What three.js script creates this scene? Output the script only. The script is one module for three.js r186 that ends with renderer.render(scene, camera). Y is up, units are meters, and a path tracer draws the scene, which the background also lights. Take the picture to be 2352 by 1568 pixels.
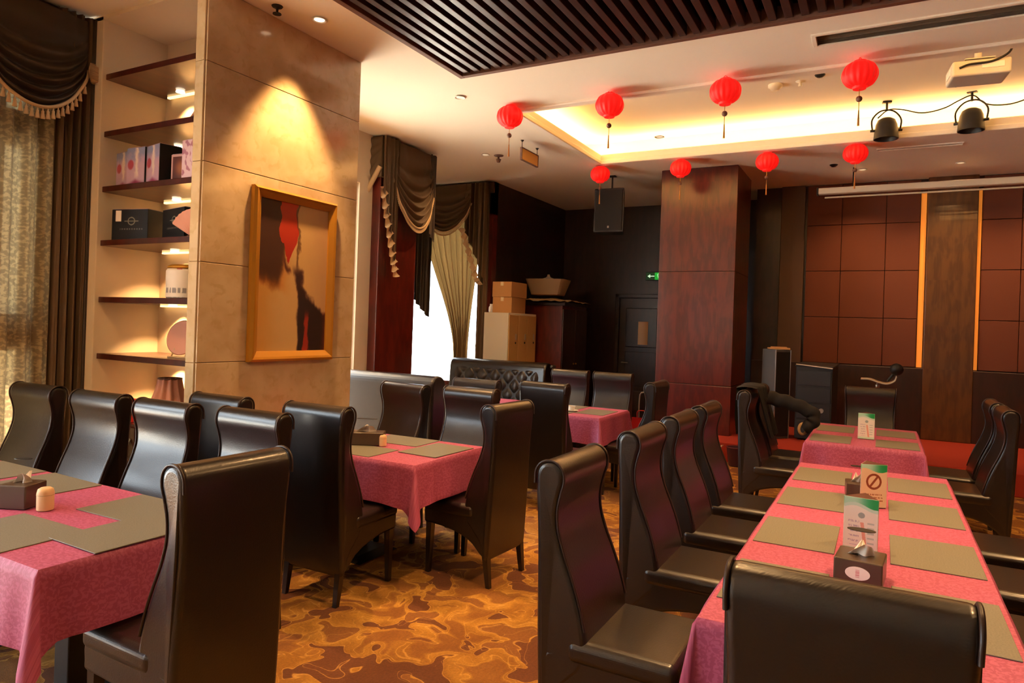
import * as THREE from 'three';
import { RoundedBoxGeometry } from 'three/addons/geometries/RoundedBoxGeometry.js';
import { mergeGeometries } from 'three/addons/utils/BufferGeometryUtils.js';
import { RectAreaLightUniformsLib } from 'three/addons/lights/RectAreaLightUniformsLib.js';

// ------------------------------------------------------------------ camera, sky, sun, exposure
const scene = new THREE.Scene();
const camera = new THREE.PerspectiveCamera(53.03, 2352 / 1568, 0.05, 200);
camera.position.set(0, 1.59, 0);
camera.rotation.order = 'YXZ';
camera.rotation.set(0.00095, 0.49688, 0.034455);
camera.setViewOffset(2352, 1568, 0, 37.86, 2352, 1568);
camera.updateProjectionMatrix();
const renderer = new THREE.WebGLRenderer({ antialias: true });
renderer.toneMapping = THREE.LinearToneMapping;
renderer.toneMappingExposure = 1.3;
renderer.shadowMap.enabled = true;
RectAreaLightUniformsLib.init();
scene.background = new THREE.Color().setRGB(0.8, 0.92, 1.0);
scene.backgroundIntensity = 9.0;
const sun = new THREE.DirectionalLight(new THREE.Color().setRGB(1, 0.88, 0.7), 46);
sun.position.set(-13.5, 15, -5.5);
sun.target.position.set(-2, 0, -4);
sun.castShadow = true;
sun.shadow.mapSize.set(2048, 2048);
Object.assign(sun.shadow.camera, { left: -10, right: 10, top: 10, bottom: -10, near: 1, far: 50 });
scene.add(sun, sun.target);
const WARM = new THREE.Color().setRGB(1, 0.55, 0.22);
const COVE = new THREE.Color().setRGB(1, 0.56, 0.21);
const LEVEL = { cove: 34, wash: 20, stage: 6.5, shelf: 1.0, room: 17 };

// ------------------------------------------------------------------ helpers
const H = 3.8, V2 = (x, y) => new THREE.Vector2(x, y), V3 = (x, y, z) => new THREE.Vector3(x, y, z);
let seed = 7;
const rnd = () => ((seed = (seed * 16807) % 2147483647) - 1) / 2147483646;
const names = {};
function numbered(name) {
  const stem = name.replace(/_\d{3}$/, ''), n = (names[stem] = (names[stem] ?? -1) + 1);
  return n ? `${stem}_${String(n).padStart(3, '0')}` : stem;
}
function mesh(name, geo, mat, parent) {
  const g = Array.isArray(geo) ? join(geo) : geo;
  const m = new THREE.Mesh(g, mat);
  m.castShadow = m.receiveShadow = true;
  m.name = parent ? name : numbered(name);
  (parent ?? scene).add(m);
  return m;
}
function tag(o, label, category, group) {
  o.userData = { ...o.userData, label, category };
  if (group) o.userData.group = group;
  return o;
}
function thing(name, label, category, [x, y, z] = [0, 0, 0], turn = 0, group) {
  const o = new THREE.Group();
  o.name = numbered(name);
  o.position.set(x, y, z);
  o.rotation.y = turn;
  scene.add(o);
  return tag(o, label, category, group);
}
function struct(name, geo, mat, parent) {
  const m = mesh(name, geo, mat, parent);
  if (!parent) m.userData.kind = 'structure';
  return m;
}
function dup(root, label, [x, y, z], turn, group) {
  const r = root.clone();
  r.name = numbered(root.name);
  r.position.set(x, y, z);
  r.rotation.y = turn;
  r.userData = { ...root.userData, label };
  if (group) r.userData.group = group;
  scene.add(r);
  return r;
}
function plain(g) {
  const n = g.index ? g.toNonIndexed() : g;
  for (const k of Object.keys(n.attributes)) if (!['position', 'normal', 'uv'].includes(k)) n.deleteAttribute(k);
  return n;
}
const join = (list) => (list.length === 1 ? list[0] : mergeGeometries(list.map(plain)));
const at = (g, x, y, z, rx = 0, ry = 0, rz = 0) => g.applyMatrix4(new THREE.Matrix4().compose(V3(x, y, z), new THREE.Quaternion().setFromEuler(new THREE.Euler(rx, ry, rz)), V3(1, 1, 1)));
// box between two corners with uv in metres
function slab(x0, y0, z0, x1, y1, z1, r = 0) {
  const w = Math.abs(x1 - x0), h = Math.abs(y1 - y0), d = Math.abs(z1 - z0);
  const g = r ? new RoundedBoxGeometry(w, h, d, 2, Math.min(r, w / 2.01, h / 2.01, d / 2.01)) : new THREE.BoxGeometry(w, h, d);
  g.translate((x0 + x1) / 2, (y0 + y1) / 2, (z0 + z1) / 2);
  return metric(g);
}
function metric(g0) {
  const g = plain(g0), p = g.attributes.position, n = g.attributes.normal, uv = g.attributes.uv;
  for (let i = 0; i < p.count; i += 3) {
    const ax = Math.abs(n.getX(i)) + Math.abs(n.getX(i + 1)) + Math.abs(n.getX(i + 2));
    const ay = Math.abs(n.getY(i)) + Math.abs(n.getY(i + 1)) + Math.abs(n.getY(i + 2));
    const az = Math.abs(n.getZ(i)) + Math.abs(n.getZ(i + 1)) + Math.abs(n.getZ(i + 2));
    for (let k = i; k < i + 3; k++) {
      if (ay >= ax && ay >= az) uv.setXY(k, p.getX(k), p.getZ(k));
      else if (ax >= az) uv.setXY(k, p.getZ(k), p.getY(k));
      else uv.setXY(k, p.getX(k), p.getY(k));
    }
  }
  return g;
}
const rbox = (w, h, d, r, x = 0, y = 0, z = 0) => slab(x - w / 2, y - h / 2, z - d / 2, x + w / 2, y + h / 2, z + d / 2, r);
const lathe = (pts, n = 28) => new THREE.LatheGeometry(pts.map(([r, y]) => V2(r, y)), n);
const tube = (pts, r, seg = 40, rad = 8) => new THREE.TubeGeometry(new THREE.CatmullRomCurve3(pts.map((p) => V3(...p))), seg, r, rad, false);
const rod = (a, b, r, n = 10) => {
  const A = V3(...a), B = V3(...b), g = new THREE.CylinderGeometry(r, r, A.distanceTo(B), n);
  g.applyQuaternion(new THREE.Quaternion().setFromUnitVectors(V3(0, 1, 0), B.clone().sub(A).normalize()));
  return g.translate((A.x + B.x) / 2, (A.y + B.y) / 2, (A.z + B.z) / 2);
};
// surface from a function of (u, v)
function sheet(fn, nu, nv) {
  const pos = [], uv = [], idx = [];
  for (let j = 0; j <= nv; j++) for (let i = 0; i <= nu; i++) {
    const p = fn(i / nu, j / nv);
    pos.push(p[0], p[1], p[2]);
    uv.push(p[3] ?? i / nu, p[4] ?? j / nv);
  }
  for (let j = 0; j < nv; j++) for (let i = 0; i < nu; i++) {
    const a = j * (nu + 1) + i, b = a + 1, c = a + nu + 1, d = c + 1;
    idx.push(a, c, b, b, c, d);
  }
  const g = new THREE.BufferGeometry();
  g.setAttribute('position', new THREE.Float32BufferAttribute(pos, 3));
  g.setAttribute('uv', new THREE.Float32BufferAttribute(uv, 2));
  g.setIndex(idx);
  g.computeVertexNormals();
  return g;
}
const clamp = (x, a = 0, b = 1) => Math.min(b, Math.max(a, x));
const smooth = (a, b, x) => { const t = clamp((x - a) / (b - a)); return t * t * (3 - 2 * t); };
const mixc = (a, b, t) => [a[0] + (b[0] - a[0]) * t, a[1] + (b[1] - a[1]) * t, a[2] + (b[2] - a[2]) * t];
const hex = (h) => [(h >> 16 & 255) / 255, (h >> 8 & 255) / 255, (h & 255) / 255];
// tileable gradient noise with period P
const PERM = Array.from({ length: 512 }, () => Math.floor(rnd() * 256));
function noise(x, y, P) {
  const xi = Math.floor(x), yi = Math.floor(y), xf = x - xi, yf = y - yi;
  const g = (ix, iy, dx, dy) => { const a = PERM[(PERM[((ix % P) + P) % P] + ((iy % P) + P) % P) & 511] * 0.0245437; return Math.cos(a) * dx + Math.sin(a) * dy; };
  const s = xf * xf * xf * (xf * (xf * 6 - 15) + 10), t = yf * yf * yf * (yf * (yf * 6 - 15) + 10);
  const a = g(xi, yi, xf, yf), b = g(xi + 1, yi, xf - 1, yf), c = g(xi, yi + 1, xf, yf - 1), d = g(xi + 1, yi + 1, xf - 1, yf - 1);
  return (a + (b - a) * s) * (1 - t) + (c + (d - c) * s) * t;
}
function fbm(u, v, f, oct = 4) { let s = 0, a = 1; for (let o = 0; o < oct; o++) { s += a * noise(u * f + o * 17, v * f + o * 31, f); f *= 2; a *= 0.5; } return s; }
function texture(w, h, fn, sizeX = 1, sizeY = sizeX, color = true) {
  const d = new Uint8Array(w * h * 4);
  for (let j = 0; j < h; j++) for (let i = 0; i < w; i++) {
    const c = fn((i + 0.5) / w, (j + 0.5) / h), k = (j * w + i) * 4;
    for (let q = 0; q < 3; q++) d[k + q] = 255 * clamp(c.length ? c[q] : c);
    d[k + 3] = 255;
  }
  const t = new THREE.DataTexture(d, w, h);
  t.wrapS = t.wrapT = THREE.RepeatWrapping;
  t.magFilter = THREE.LinearFilter;
  t.minFilter = THREE.LinearMipmapLinearFilter;
  t.generateMipmaps = true;
  t.repeat.set(1 / sizeX, 1 / sizeY);
  if (color) t.colorSpace = THREE.SRGBColorSpace;
  t.needsUpdate = true;
  return t;
}
const std = (o) => new THREE.MeshStandardMaterial(o);
const phys = (o) => new THREE.MeshPhysicalMaterial(o);

// ------------------------------------------------------------------ materials
const carpetMap = texture(1536, 1536, (u, v) => {
  const wx = fbm(u, v, 7, 3) * 0.075, wy = fbm(u + 0.37, v + 0.71, 7, 3) * 0.075;
  const a = u + wx, b = v + wy;
  const n = fbm(a, b, 9, 3), m = fbm(a + 0.5, b + 0.2, 14, 2), l = fbm(u + 0.3, v + 0.6, 4, 2);
  const f = noise(u * 190, v * 190, 190) * 0.5 + noise(u * 380, v * 380, 380) * 0.5;
  let c = mixc(hex(0x96651f), hex(0xb98733), smooth(-0.35, 0.35, m + l * 0.4));
  c = mixc(c, hex(0x7d4c1e), smooth(0.12, 0.3, n) * 0.7);
  c = mixc(c, hex(0x5a2e1e), smooth(0.2, 0.24, -n - m * 0.5 - l * 0.25) * 0.75);
  c = mixc(c, hex(0x6a3a20), smooth(0.27, 0.32, m - n * 0.3) * 0.6);
  const line = (x, w) => 1 - smooth(w * 0.4, w, Math.abs(x));
  c = mixc(c, hex(0xcf9f52), Math.max(line(n + m * 0.5 + l * 0.25 + 0.205, 0.02), line(n - 0.13, 0.018) * 0.8, line(m - n * 0.3 - 0.235, 0.016), line(n + 0.02, 0.012) * 0.5) * 0.7);
  const k = 1 + f * 0.2;
  return [c[0] * k, c[1] * k, c[2] * k];
}, 2.6);
const fibreBump = texture(256, 256, (u, v) => 0.5 + noise(u * 128, v * 128, 128) * 0.5, 0.25, 0.25, false);
const woodTex = (dark, mid, lite) => texture(512, 512, (u, v) => {
  const g = fbm(u, v * 0.25 + fbm(u, v, 3, 2) * 0.03, 16, 3), s = noise(u * 160, v * 6, 160);
  return mixc(mixc(hex(dark), hex(mid), smooth(-0.4, 0.4, g)), hex(lite), smooth(0.0, 0.6, s) * 0.4);
}, 1.2);
const marbleMap = texture(512, 512, (u, v) => {
  const n = fbm(u, v, 6, 5), w = fbm(u + n * 0.1, v, 14, 3);
  return mixc(mixc(hex(0xcdb48c), hex(0xd9c29c), smooth(-0.5, 0.5, n)), hex(0xc2a67a), smooth(0.1, 0.6, w) * 0.5);
}, 1.1);
const M = {
  carpet: std({ map: carpetMap, roughness: 0.95, bumpMap: fibreBump, bumpScale: 0.004 }),
  ceiling: std({ color: 0xf3ead9, roughness: 0.9 }),
  plaster: std({ color: 0xd8c7ac, roughness: 0.9 }),
  redWood: phys({ map: woodTex(0x4a140e, 0x5e1c12, 0x702818), roughness: 0.32, clearcoat: 0.5, clearcoatRoughness: 0.15 }),
  darkWood: phys({ map: woodTex(0x24100c, 0x301612, 0x3a1d16), roughness: 0.4, clearcoat: 0.25, clearcoatRoughness: 0.3 }),
  shelfWood: phys({ map: woodTex(0x3c120c, 0x4c1a12, 0x5a2418), roughness: 0.35, clearcoat: 0.4 }),
  slatWood: phys({ color: 0x3a2524, roughness: 0.35, clearcoat: 0.4, clearcoatRoughness: 0.3 }),
  pilaster: phys({ map: woodTex(0x4a2c12, 0x5c3a18, 0x6c481e), roughness: 0.4, clearcoat: 0.3 }),
  trimWood: std({ color: 0x6b4a3c, roughness: 0.5 }),
  marble: phys({ map: marbleMap, roughness: 0.22, clearcoat: 0.6, clearcoatRoughness: 0.06 }),
  marbleJoint: std({ color: 0xa88a60, roughness: 0.8 }),
  leather: phys({ color: 0x140b09, roughness: 0.38, clearcoat: 0.55, clearcoatRoughness: 0.2, bumpMap: texture(256, 256, (u, v) => 0.5 + fbm(u, v, 48, 2) * 0.5, 0.3, 0.3, false), bumpScale: 0.0006 }),
  piping: std({ color: 0x2a1a16, roughness: 0.4 }),
  legWood: phys({ color: 0x140b09, roughness: 0.35, clearcoat: 0.4 }),
  black: std({ color: 0x0c0b0b, roughness: 0.55 }),
  greyBlack: std({ color: 0x17171a, roughness: 0.5 }),
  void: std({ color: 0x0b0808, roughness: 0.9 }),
  steel: std({ color: 0xb9b6b0, roughness: 0.3, metalness: 0.9 }),
  brass: std({ color: 0xc9a050, roughness: 0.3, metalness: 0.85 }),
  white: std({ color: 0xe8e4dc, roughness: 0.5 }),
  offWhite: std({ color: 0xcfc8ba, roughness: 0.55 }),
  stageCarpet: std({ color: 0x9a2812, roughness: 0.95, bumpMap: fibreBump, bumpScale: 0.003 }),
  panel: std({ map: texture(256, 256, (u, v) => { const k = 0.95 + noise(u * 128, v * 128, 128) * 0.14 + noise(u * 60, v * 60, 60) * 0.06; return [0.42 * k, 0.21 * k, 0.12 * k]; }, 0.4), roughness: 0.8 }),
  drape: std({ color: 0x5c4830, roughness: 0.7, side: THREE.DoubleSide }),
  drapeDark: std({ color: 0x3c3026, roughness: 0.6, side: THREE.DoubleSide }),
  trimGold: std({ color: 0xc3a67e, roughness: 0.7, side: THREE.DoubleSide }),
  sheer: phys({ map: texture(512, 512, (u, v) => { const n = fbm(u, v, 20, 3); return mixc(hex(0x7c6a4c), hex(0x9c8760), smooth(-0.1, 0.25, n)); }, 0.5), roughness: 0.9, transmission: 0.3, thickness: 0, side: THREE.DoubleSide }),
  sheerGold: phys({ color: 0x7c5e34, roughness: 0.8, transmission: 0.22, thickness: 0, side: THREE.DoubleSide }),
  glass: phys({ color: 0xffffff, roughness: 0.0, transmission: 1, thickness: 0, ior: 1.45 }),
  red: phys({ color: 0xf01010, emissive: new THREE.Color().setRGB(0.4, 0.006, 0.004), roughness: 0.55, transmission: 0.25, thickness: 0, side: THREE.DoubleSide }),
  cloth: std({ map: texture(512, 512, (u, v) => {
    const n = fbm(u + fbm(u, v, 12, 2) * 0.05, v, 26, 2), t = noise(u * 256, v * 256, 256);
    return mixc(hex(0xa4466c), hex(0xb4587e), smooth(-0.08, 0.12, n)).map((c) => c * (1 + t * 0.16));
  }, 0.3), roughness: 0.62, side: THREE.DoubleSide }),
  mat: std({ map: texture(256, 256, (u, v) => { const k = 0.92 + 0.1 * Math.sign(Math.sin(u * 402)) * Math.sign(Math.sin(v * 402)) + noise(u * 40, v * 40, 40) * 0.12; return [0.50 * k, 0.49 * k, 0.44 * k]; }, 0.2), roughness: 0.55 }),
  tissueBox: phys({ color: 0x4a3a2e, roughness: 0.4, clearcoat: 0.3 }),
  tissue: std({ color: 0xf0e6da, roughness: 0.9, side: THREE.DoubleSide }),
  cream: std({ color: 0xe4bf94, roughness: 0.5 }),
  gold: std({ color: 0xc28a2c, roughness: 0.35, metalness: 0.35 }),
  cardboard: std({ color: 0xb98a58, roughness: 0.85 }),
  tape: std({ color: 0xd8c8a8, roughness: 0.4 }),
  pink: std({ color: 0xd89c88, roughness: 0.7, side: THREE.DoubleSide }),
  navy: std({ color: 0x10151c, roughness: 0.4 }),
  maroon: std({ color: 0x5a1220, roughness: 0.6 }),
  ledWarm: std({ color: 0xffe0a0, emissive: new THREE.Color().setRGB(1, 0.66, 0.26), emissiveIntensity: 2.2 }),
  ledOrange: std({ color: 0xff9a40, emissive: new THREE.Color().setRGB(1, 0.33, 0.04), emissiveIntensity: 0.3 }),
  lens: std({ color: 0xffffff, emissive: new THREE.Color().setRGB(1, 0.82, 0.55), emissiveIntensity: 3 }),
  ground: std({ color: 0xe6e2d8, roughness: 0.95 }),
};

// ------------------------------------------------------------------ room shell
struct('floor', slab(-7.3, -0.12, -12, 4.3, 0, 4.3), M.carpet);
{
  const s = new THREE.Shape([V2(-7.3, -4.3), V2(4.3, -4.3), V2(4.3, 12), V2(-7.3, 12)]);
  for (const [x0, x1, z0, z1] of [[-3.36, 0.9, -5.1, -0.8], [-3.38, 3.6, -8.55, -6.2], [-0.5, 2.6, -5.64, -5.45]])
    s.holes.push(new THREE.Path([V2(x0, -z0), V2(x1, -z0), V2(x1, -z1), V2(x0, -z1)]));
  const g = new THREE.ExtrudeGeometry(s, { depth: 0.1, bevelEnabled: false });
  g.rotateX(-Math.PI / 2).translate(0, H, 0);
  const c = struct('ceiling', metric(g), M.ceiling);
  // raised coffer above the opening: walls, top, and an upstand moulding round the opening
  struct('coffer_top', slab(-3.75, 4.16, -8.95, 4.0, 4.26, -5.85), M.ceiling, c);
  struct('coffer_side', [slab(-3.85, 3.9, -9.05, -3.75, 4.26, -5.75), slab(3.98, 3.9, -9.05, 4.08, 4.26, -5.75), slab(-3.85, 3.9, -9.05, 4.08, 4.26, -8.95), slab(-3.85, 3.9, -5.85, 4.08, 4.26, -5.75)], M.ceiling, c);
  struct('coffer_moulding', [
    slab(-3.47, 3.775, -8.64, 3.66, 3.83, -8.53, 0.012), slab(-3.43, 3.82, -8.6, 3.66, 3.905, -8.542, 0.012),
    slab(-3.47, 3.775, -8.64, -3.36, 3.83, -6.1, 0.012), slab(-3.43, 3.82, -8.6, -3.372, 3.905, -6.15, 0.012),
    slab(-3.47, 3.775, -6.21, 3.66, 3.83, -6.1, 0.012), slab(-3.43, 3.82, -6.208, 3.66, 3.905, -6.15, 0.012)], M.ceiling, c);
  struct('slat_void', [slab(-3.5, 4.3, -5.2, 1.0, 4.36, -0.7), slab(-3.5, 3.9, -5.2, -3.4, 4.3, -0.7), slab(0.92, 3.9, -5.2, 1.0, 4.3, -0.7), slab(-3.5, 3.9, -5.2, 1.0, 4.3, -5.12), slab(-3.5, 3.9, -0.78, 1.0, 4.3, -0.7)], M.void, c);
}
// left wall: window zone beside the camera, block behind the niche, second window, bay
const wl = struct('wall_left', [
  slab(-5.62, 0, -2.95, -5.42, 0.25, 4.3), slab(-5.62, 3.25, -2.95, -5.42, H, 4.3), slab(-5.62, 0.25, 3.2, -5.42, 3.25, 4.3), slab(-5.62, 0.25, -2.95, -5.42, 3.25, -2.72), slab(-5.62, 0.25, -1.85, -5.42, 3.25, -1.3),
  slab(-5.62, 0, -6.4, -5.42, 0.1, -4.5), slab(-5.62, 3.2, -6.4, -5.42, H, -4.5), slab(-5.62, 0.1, -6.4, -5.42, 3.2, -6.15),
  slab(-7.2, 0, -9.2, -7.0, H, -7.1), slab(-7.2, 0, -7.1, -5.6, H, -6.9)], M.plaster);
struct('wall_column', [slab(-5.95, 0, -7.12, -5.3, H, -6.38, 0.012)], M.redWood);
struct('wall_recess', [slab(-7.2, 0, -9.24, -6.95, H, -9.1), slab(-7.2, 0, -9.24, -5.33, 0.12, -9.1), slab(-7.2, 3.3, -9.24, -5.33, H, -9.1), slab(-5.48, 0, -9.24, -5.33, H, -9.1)], M.redWood);
struct('wall_back_left', slab(-5.53, 0, -12, -5.33, H, -9.24), M.darkWood);
struct('wall_right', slab(4.1, 0, -12, 4.3, H, 4.3), M.redWood);
struct('wall_front', slab(-5.62, 0, 4.1, 4.3, H, 4.3), M.plaster);
struct('wall_back', [slab(-5.53, 0, -12, -4.24, H, -11.8), slab(-3.33, 0, -12, -1.7, H, -11.8), slab(-4.24, 2.2, -12, -3.33, H, -11.8)], M.darkWood);
// niche wall and marble partition
const NZ = -3.0;
const niche = struct('wall_niche', [slab(-5.42, 0, -3.55, -5.18, H, NZ, 0.008), slab(-5.42, 0, -4.5, -4.1, H, -3.52), slab(-5.42, H - 0.03, -3.55, -4.1, H, NZ)], M.plaster);
const part = struct('wall_partition', slab(-4.1, 0, -4.5, -4.012, H, NZ + 0.004), M.marbleJoint);
{
  const ys = [0, 0.6, 1.27, 1.945, 2.615, 3.285, H];
  for (let i = 0; i < 6; i++) struct('marble_slab', slab(-4.014, ys[i] + 0.002, -4.505, -4.0, ys[i + 1] - 0.002, NZ, 0.003), M.marble, part);
  for (let i = 0; i < 6; i++) struct('marble_slab', slab(-4.1, ys[i] + 0.002, -3.004, -4.014, ys[i + 1] - 0.002, NZ + 0.012, 0.003), M.marble, part);
}
// stage: platform, rear wall with upholstered panels, pilaster and glowing gaps
const stage = struct('floor_stage', slab(-2.75, 0, -11.0, 4.1, 0.24, -8.7, 0.01), M.stageCarpet);
const ws = struct('wall_stage', [slab(-1.75, 0, -12, 4.1, H, -10.95), slab(-1.75, 0.24, -10.95, 4.1, 1.2, -10.86, 0.01)], M.darkWood);
{
  const cols = [[-1.03, -0.567], [-0.567, -0.005], [-0.005, 0.405], [1.115, 1.544], [1.544, 2.02], [2.02, 2.5], [2.5, 2.98], [2.98, 3.5]];
  const rows = [1.207, 1.871, 2.538, 3.205, 3.79];
  for (const [a, b] of cols) for (let r = 0; r < 4; r++) struct('wall_panel', slab(a + 0.003, rows[r] + 0.003, -10.96, b - 0.003, rows[r + 1] - 0.003, -10.9, 0.007), M.panel, ws);
  struct('side_panel', slab(-1.39, 1.0, -10.96, -1.06, H, -10.88, 0.012), std({ color: 0x57402f, roughness: 0.6 }), ws);
  struct('pilaster', slab(0.487, 0.24, -10.96, 1.062, H, -10.84, 0.012), M.pilaster, ws);
}
for (const [x0, x1, where] of [[0.412, 0.478, 'left'], [1.07, 1.108, 'right']]) {
  const t = mesh('light_strip', slab(x0, 1.21, -10.95, x1, 3.62, -10.93), M.ledOrange);
  tag(t, `tall orange glowing light strip at the ${where} edge of the brown stage pilaster`, 'light strip');
  const l = new THREE.RectAreaLight(new THREE.Color().setRGB(1, 0.22, 0.025), 0.52, x1 - x0, 2.4);
  l.position.set((x0 + x1) / 2, 2.41, -10.92);
  l.rotation.y = Math.PI;
  scene.add(l);
}
// free-standing red wooden column on the stage edge
const col = struct('wall_pillar', slab(-2.73, 0.2, -10.24, -1.735, H, -9.26), M.darkWood);
for (const [a, b] of [[0.24, 0.883], [0.889, 2.4], [2.404, H - 0.002]]) struct('wood_panel', slab(-2.745, a, -10.25, -1.725, b, -9.25, 0.008), M.redWood, col);
// exit door in the back wall
{
  const d = struct('door_1', slab(-4.2, 0.01, -11.88, -3.37, 2.16, -11.83, 0.005), M.darkWood);
  struct('door_frame', [slab(-4.27, 0, -11.86, -4.2, 2.23, -11.77, 0.01), slab(-3.37, 0, -11.86, -3.3, 2.23, -11.77, 0.01), slab(-4.27, 2.16, -11.86, -3.3, 2.23, -11.77, 0.01)], M.darkWood, d);
  for (const [y0, y1] of [[0.15, 0.5], [0.58, 1.2], [1.28, 1.98]]) struct('door_panel', slab(-4.08, y0, -11.84, -3.5, y1, -11.81, 0.012), M.darkWood, d);
  struct('door_handle', [rod([-4.12, 1.0, -11.83], [-4.12, 1.0, -11.77], 0.012), rod([-4.12, 1.0, -11.77], [-4.0, 1.0, -11.77], 0.011)], M.steel, d);
  tag(mesh('door_notice', slab(-3.84, 1.33, -11.81, -3.66, 1.74, -11.803, 0.002), std({ map: texture(64, 128, (u, v) => mixc(hex(0xe8c8a0), hex(0xb9804a), smooth(0.3, 0.1, Math.abs(u - 0.5)) * smooth(0.45, 0.3, Math.abs(v - 0.5)))), roughness: 0.6 })), 'narrow upright cream and tan notice board on the dark panelled exit door', 'notice');
}
// windows (frames and panes)
function windowUnit(name, axis, plane, a0, a1, y0, y1, mull, trans, mw = 0.035, tw = 0.06) {
  const B = (p0, q0, p1, q1, t) => axis === 'x' ? slab(plane - t, q0, p0, plane + t, q1, p1, 0.006) : slab(p0, q0, plane - t, p1, q1, plane + t, 0.006);
  const bars = [B(a0, y0, a1, y0 + 0.06, 0.04), B(a0, y1 - 0.06, a1, y1, 0.04), B(a0, y0, a0 + 0.06, y1, 0.04), B(a1 - 0.06, y0, a1, y1, 0.04)];
  for (const m of mull) bars.push(B(m - mw, y0, m + mw, y1, 0.035));
  for (const t of trans) bars.push(B(a0, t - tw, a1, t + tw, 0.035));
  const w = struct(name, bars, M.redWood);
  const ms = [a0, ...mull, a1], ts = [y0, ...trans, y1];
  for (let i = 0; i + 1 < ms.length; i++) for (let j = 0; j + 1 < ts.length; j++) struct('pane', B(ms[i], ts[j], ms[i + 1], ts[j + 1], 0.003), M.glass, w);
  return w;
}
windowUnit('window_1', 'x', -5.52, -2.72, 3.2, 0.25, 3.25, [-2.45, -2.2, -1.9, -0.6, 0.6, 1.9], [1.42, 2.88], 0.07, 0.13);
windowUnit('window_2', 'x', -5.52, -6.15, -4.52, 0.1, 3.2, [-5.85], [0.9]);
windowUnit('window_3', 'z', -9.17, -6.95, -5.48, 0.12, 3.3, [], [0.62]);
// outdoors
struct('ground', slab(-60, -0.3, -60, 40, -0.14, 40), M.ground);
tag(mesh('garden_wall', [slab(-16, -0.14, -19, -5, 0.75, -18.7), slab(-16, 0.75, -19.05, -5, 0.85, -18.65, 0.02)], M.ground), 'low pale garden wall seen through the bay window', 'wall');
{
  const t = thing('garden_bush', 'pale green bush behind the low garden wall outside the bay window', 'bush', [-11.2, -0.14, -20.2]);
  const parts = [], leafMat = std({ color: 0x7d9a5a, roughness: 0.8, side: THREE.DoubleSide });
  for (let i = 0; i < 420; i++) {
    const a = rnd() * 6.283, h = rnd() * 1.9, r = (0.25 + 0.75 * Math.sin(Math.min(1, h / 1.9 + 0.2) * 3)) * (0.6 + rnd() * 0.5);
    parts.push(at(new THREE.CircleGeometry(0.09 + rnd() * 0.06, 5), Math.cos(a) * r, 0.25 + h, Math.sin(a) * r, rnd() * 3, rnd() * 6, rnd() * 3));
  }
  mesh('foliage', parts, leafMat, t);
  mesh('stem', [rod([0, 0, 0], [0.05, 1.2, 0.02], 0.05), rod([0, 0.4, 0], [0.3, 1.3, 0.1], 0.03), rod([0, 0.4, 0], [-0.3, 1.3, -0.1], 0.03)], M.darkWood, t);
}

// ------------------------------------------------------------------ ceiling fittings
{
  const t = thing('slat_ceiling_panel', 'long dark wooden slat panel set into the white ceiling', 'ceiling panel', [0, H, 0]);
  mesh('frame', [slab(-3.39, -0.02, -5.13, -3.34, 0.1, -0.77, 0.004), slab(0.87, -0.02, -5.13, 0.92, 0.1, -0.77, 0.004), slab(-3.34, -0.02, -5.13, 0.87, 0.1, -5.08, 0.004), slab(-3.34, -0.02, -0.82, 0.87, 0.1, -0.77, 0.004)], M.trimWood, t);
  const g = slab(-0.027, 0, -5.08, 0.027, 0.09, -0.82, 0.004);
  for (let x = -3.29; x < 0.84; x += 0.106) mesh('slat', g, M.slatWood, t).position.x = x;
}
{
  const t = thing('air_diffuser', 'long slot air diffuser in the ceiling beside the slat panel', 'air vent', [0, H, 0]);
  mesh('frame', [slab(-0.53, -0.012, -5.67, 2.63, 0.004, -5.64, 0.003), slab(-0.53, -0.012, -5.45, 2.63, 0.004, -5.42, 0.003), slab(-0.53, -0.012, -5.64, -0.5, 0.004, -5.45, 0.003), slab(2.6, -0.012, -5.64, 2.63, 0.004, -5.45, 0.003)], M.ceiling, t);
  mesh('duct', [slab(-0.5, 0.1, -5.65, 2.6, 0.12, -5.44), slab(-0.5, 0, -5.65, 2.6, 0.12, -5.64)], std({ color: 0x6d6050, roughness: 0.8 }), t);
  for (const z of [-5.6, -5.56, -5.52, -5.48]) mesh('blade', slab(-0.5, 0.015, z - 0.003, 2.6, 0.06, z + 0.003), std({ color: 0x7a6c5a, roughness: 0.6 }), t);
}
{
  const t = thing('ceiling_grille', 'faint narrow slot grille in the ceiling above the stage edge', 'air vent', [0.3, H, -9.07]);
  mesh('frame', [slab(-0.43, -0.012, -0.06, 0.43, 0, -0.045, 0.003), slab(-0.43, -0.012, 0.045, 0.43, 0, 0.06, 0.003), slab(-0.43, -0.012, -0.045, -0.415, 0, 0.045, 0.003), slab(0.415, -0.012, -0.045, 0.43, 0, 0.045, 0.003)], M.ceiling, t);
  mesh('blade', [slab(-0.415, -0.006, -0.03, 0.415, 0, -0.012), slab(-0.415, -0.006, 0.012, 0.415, 0, 0.03)], M.offWhite, t);
}
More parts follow.
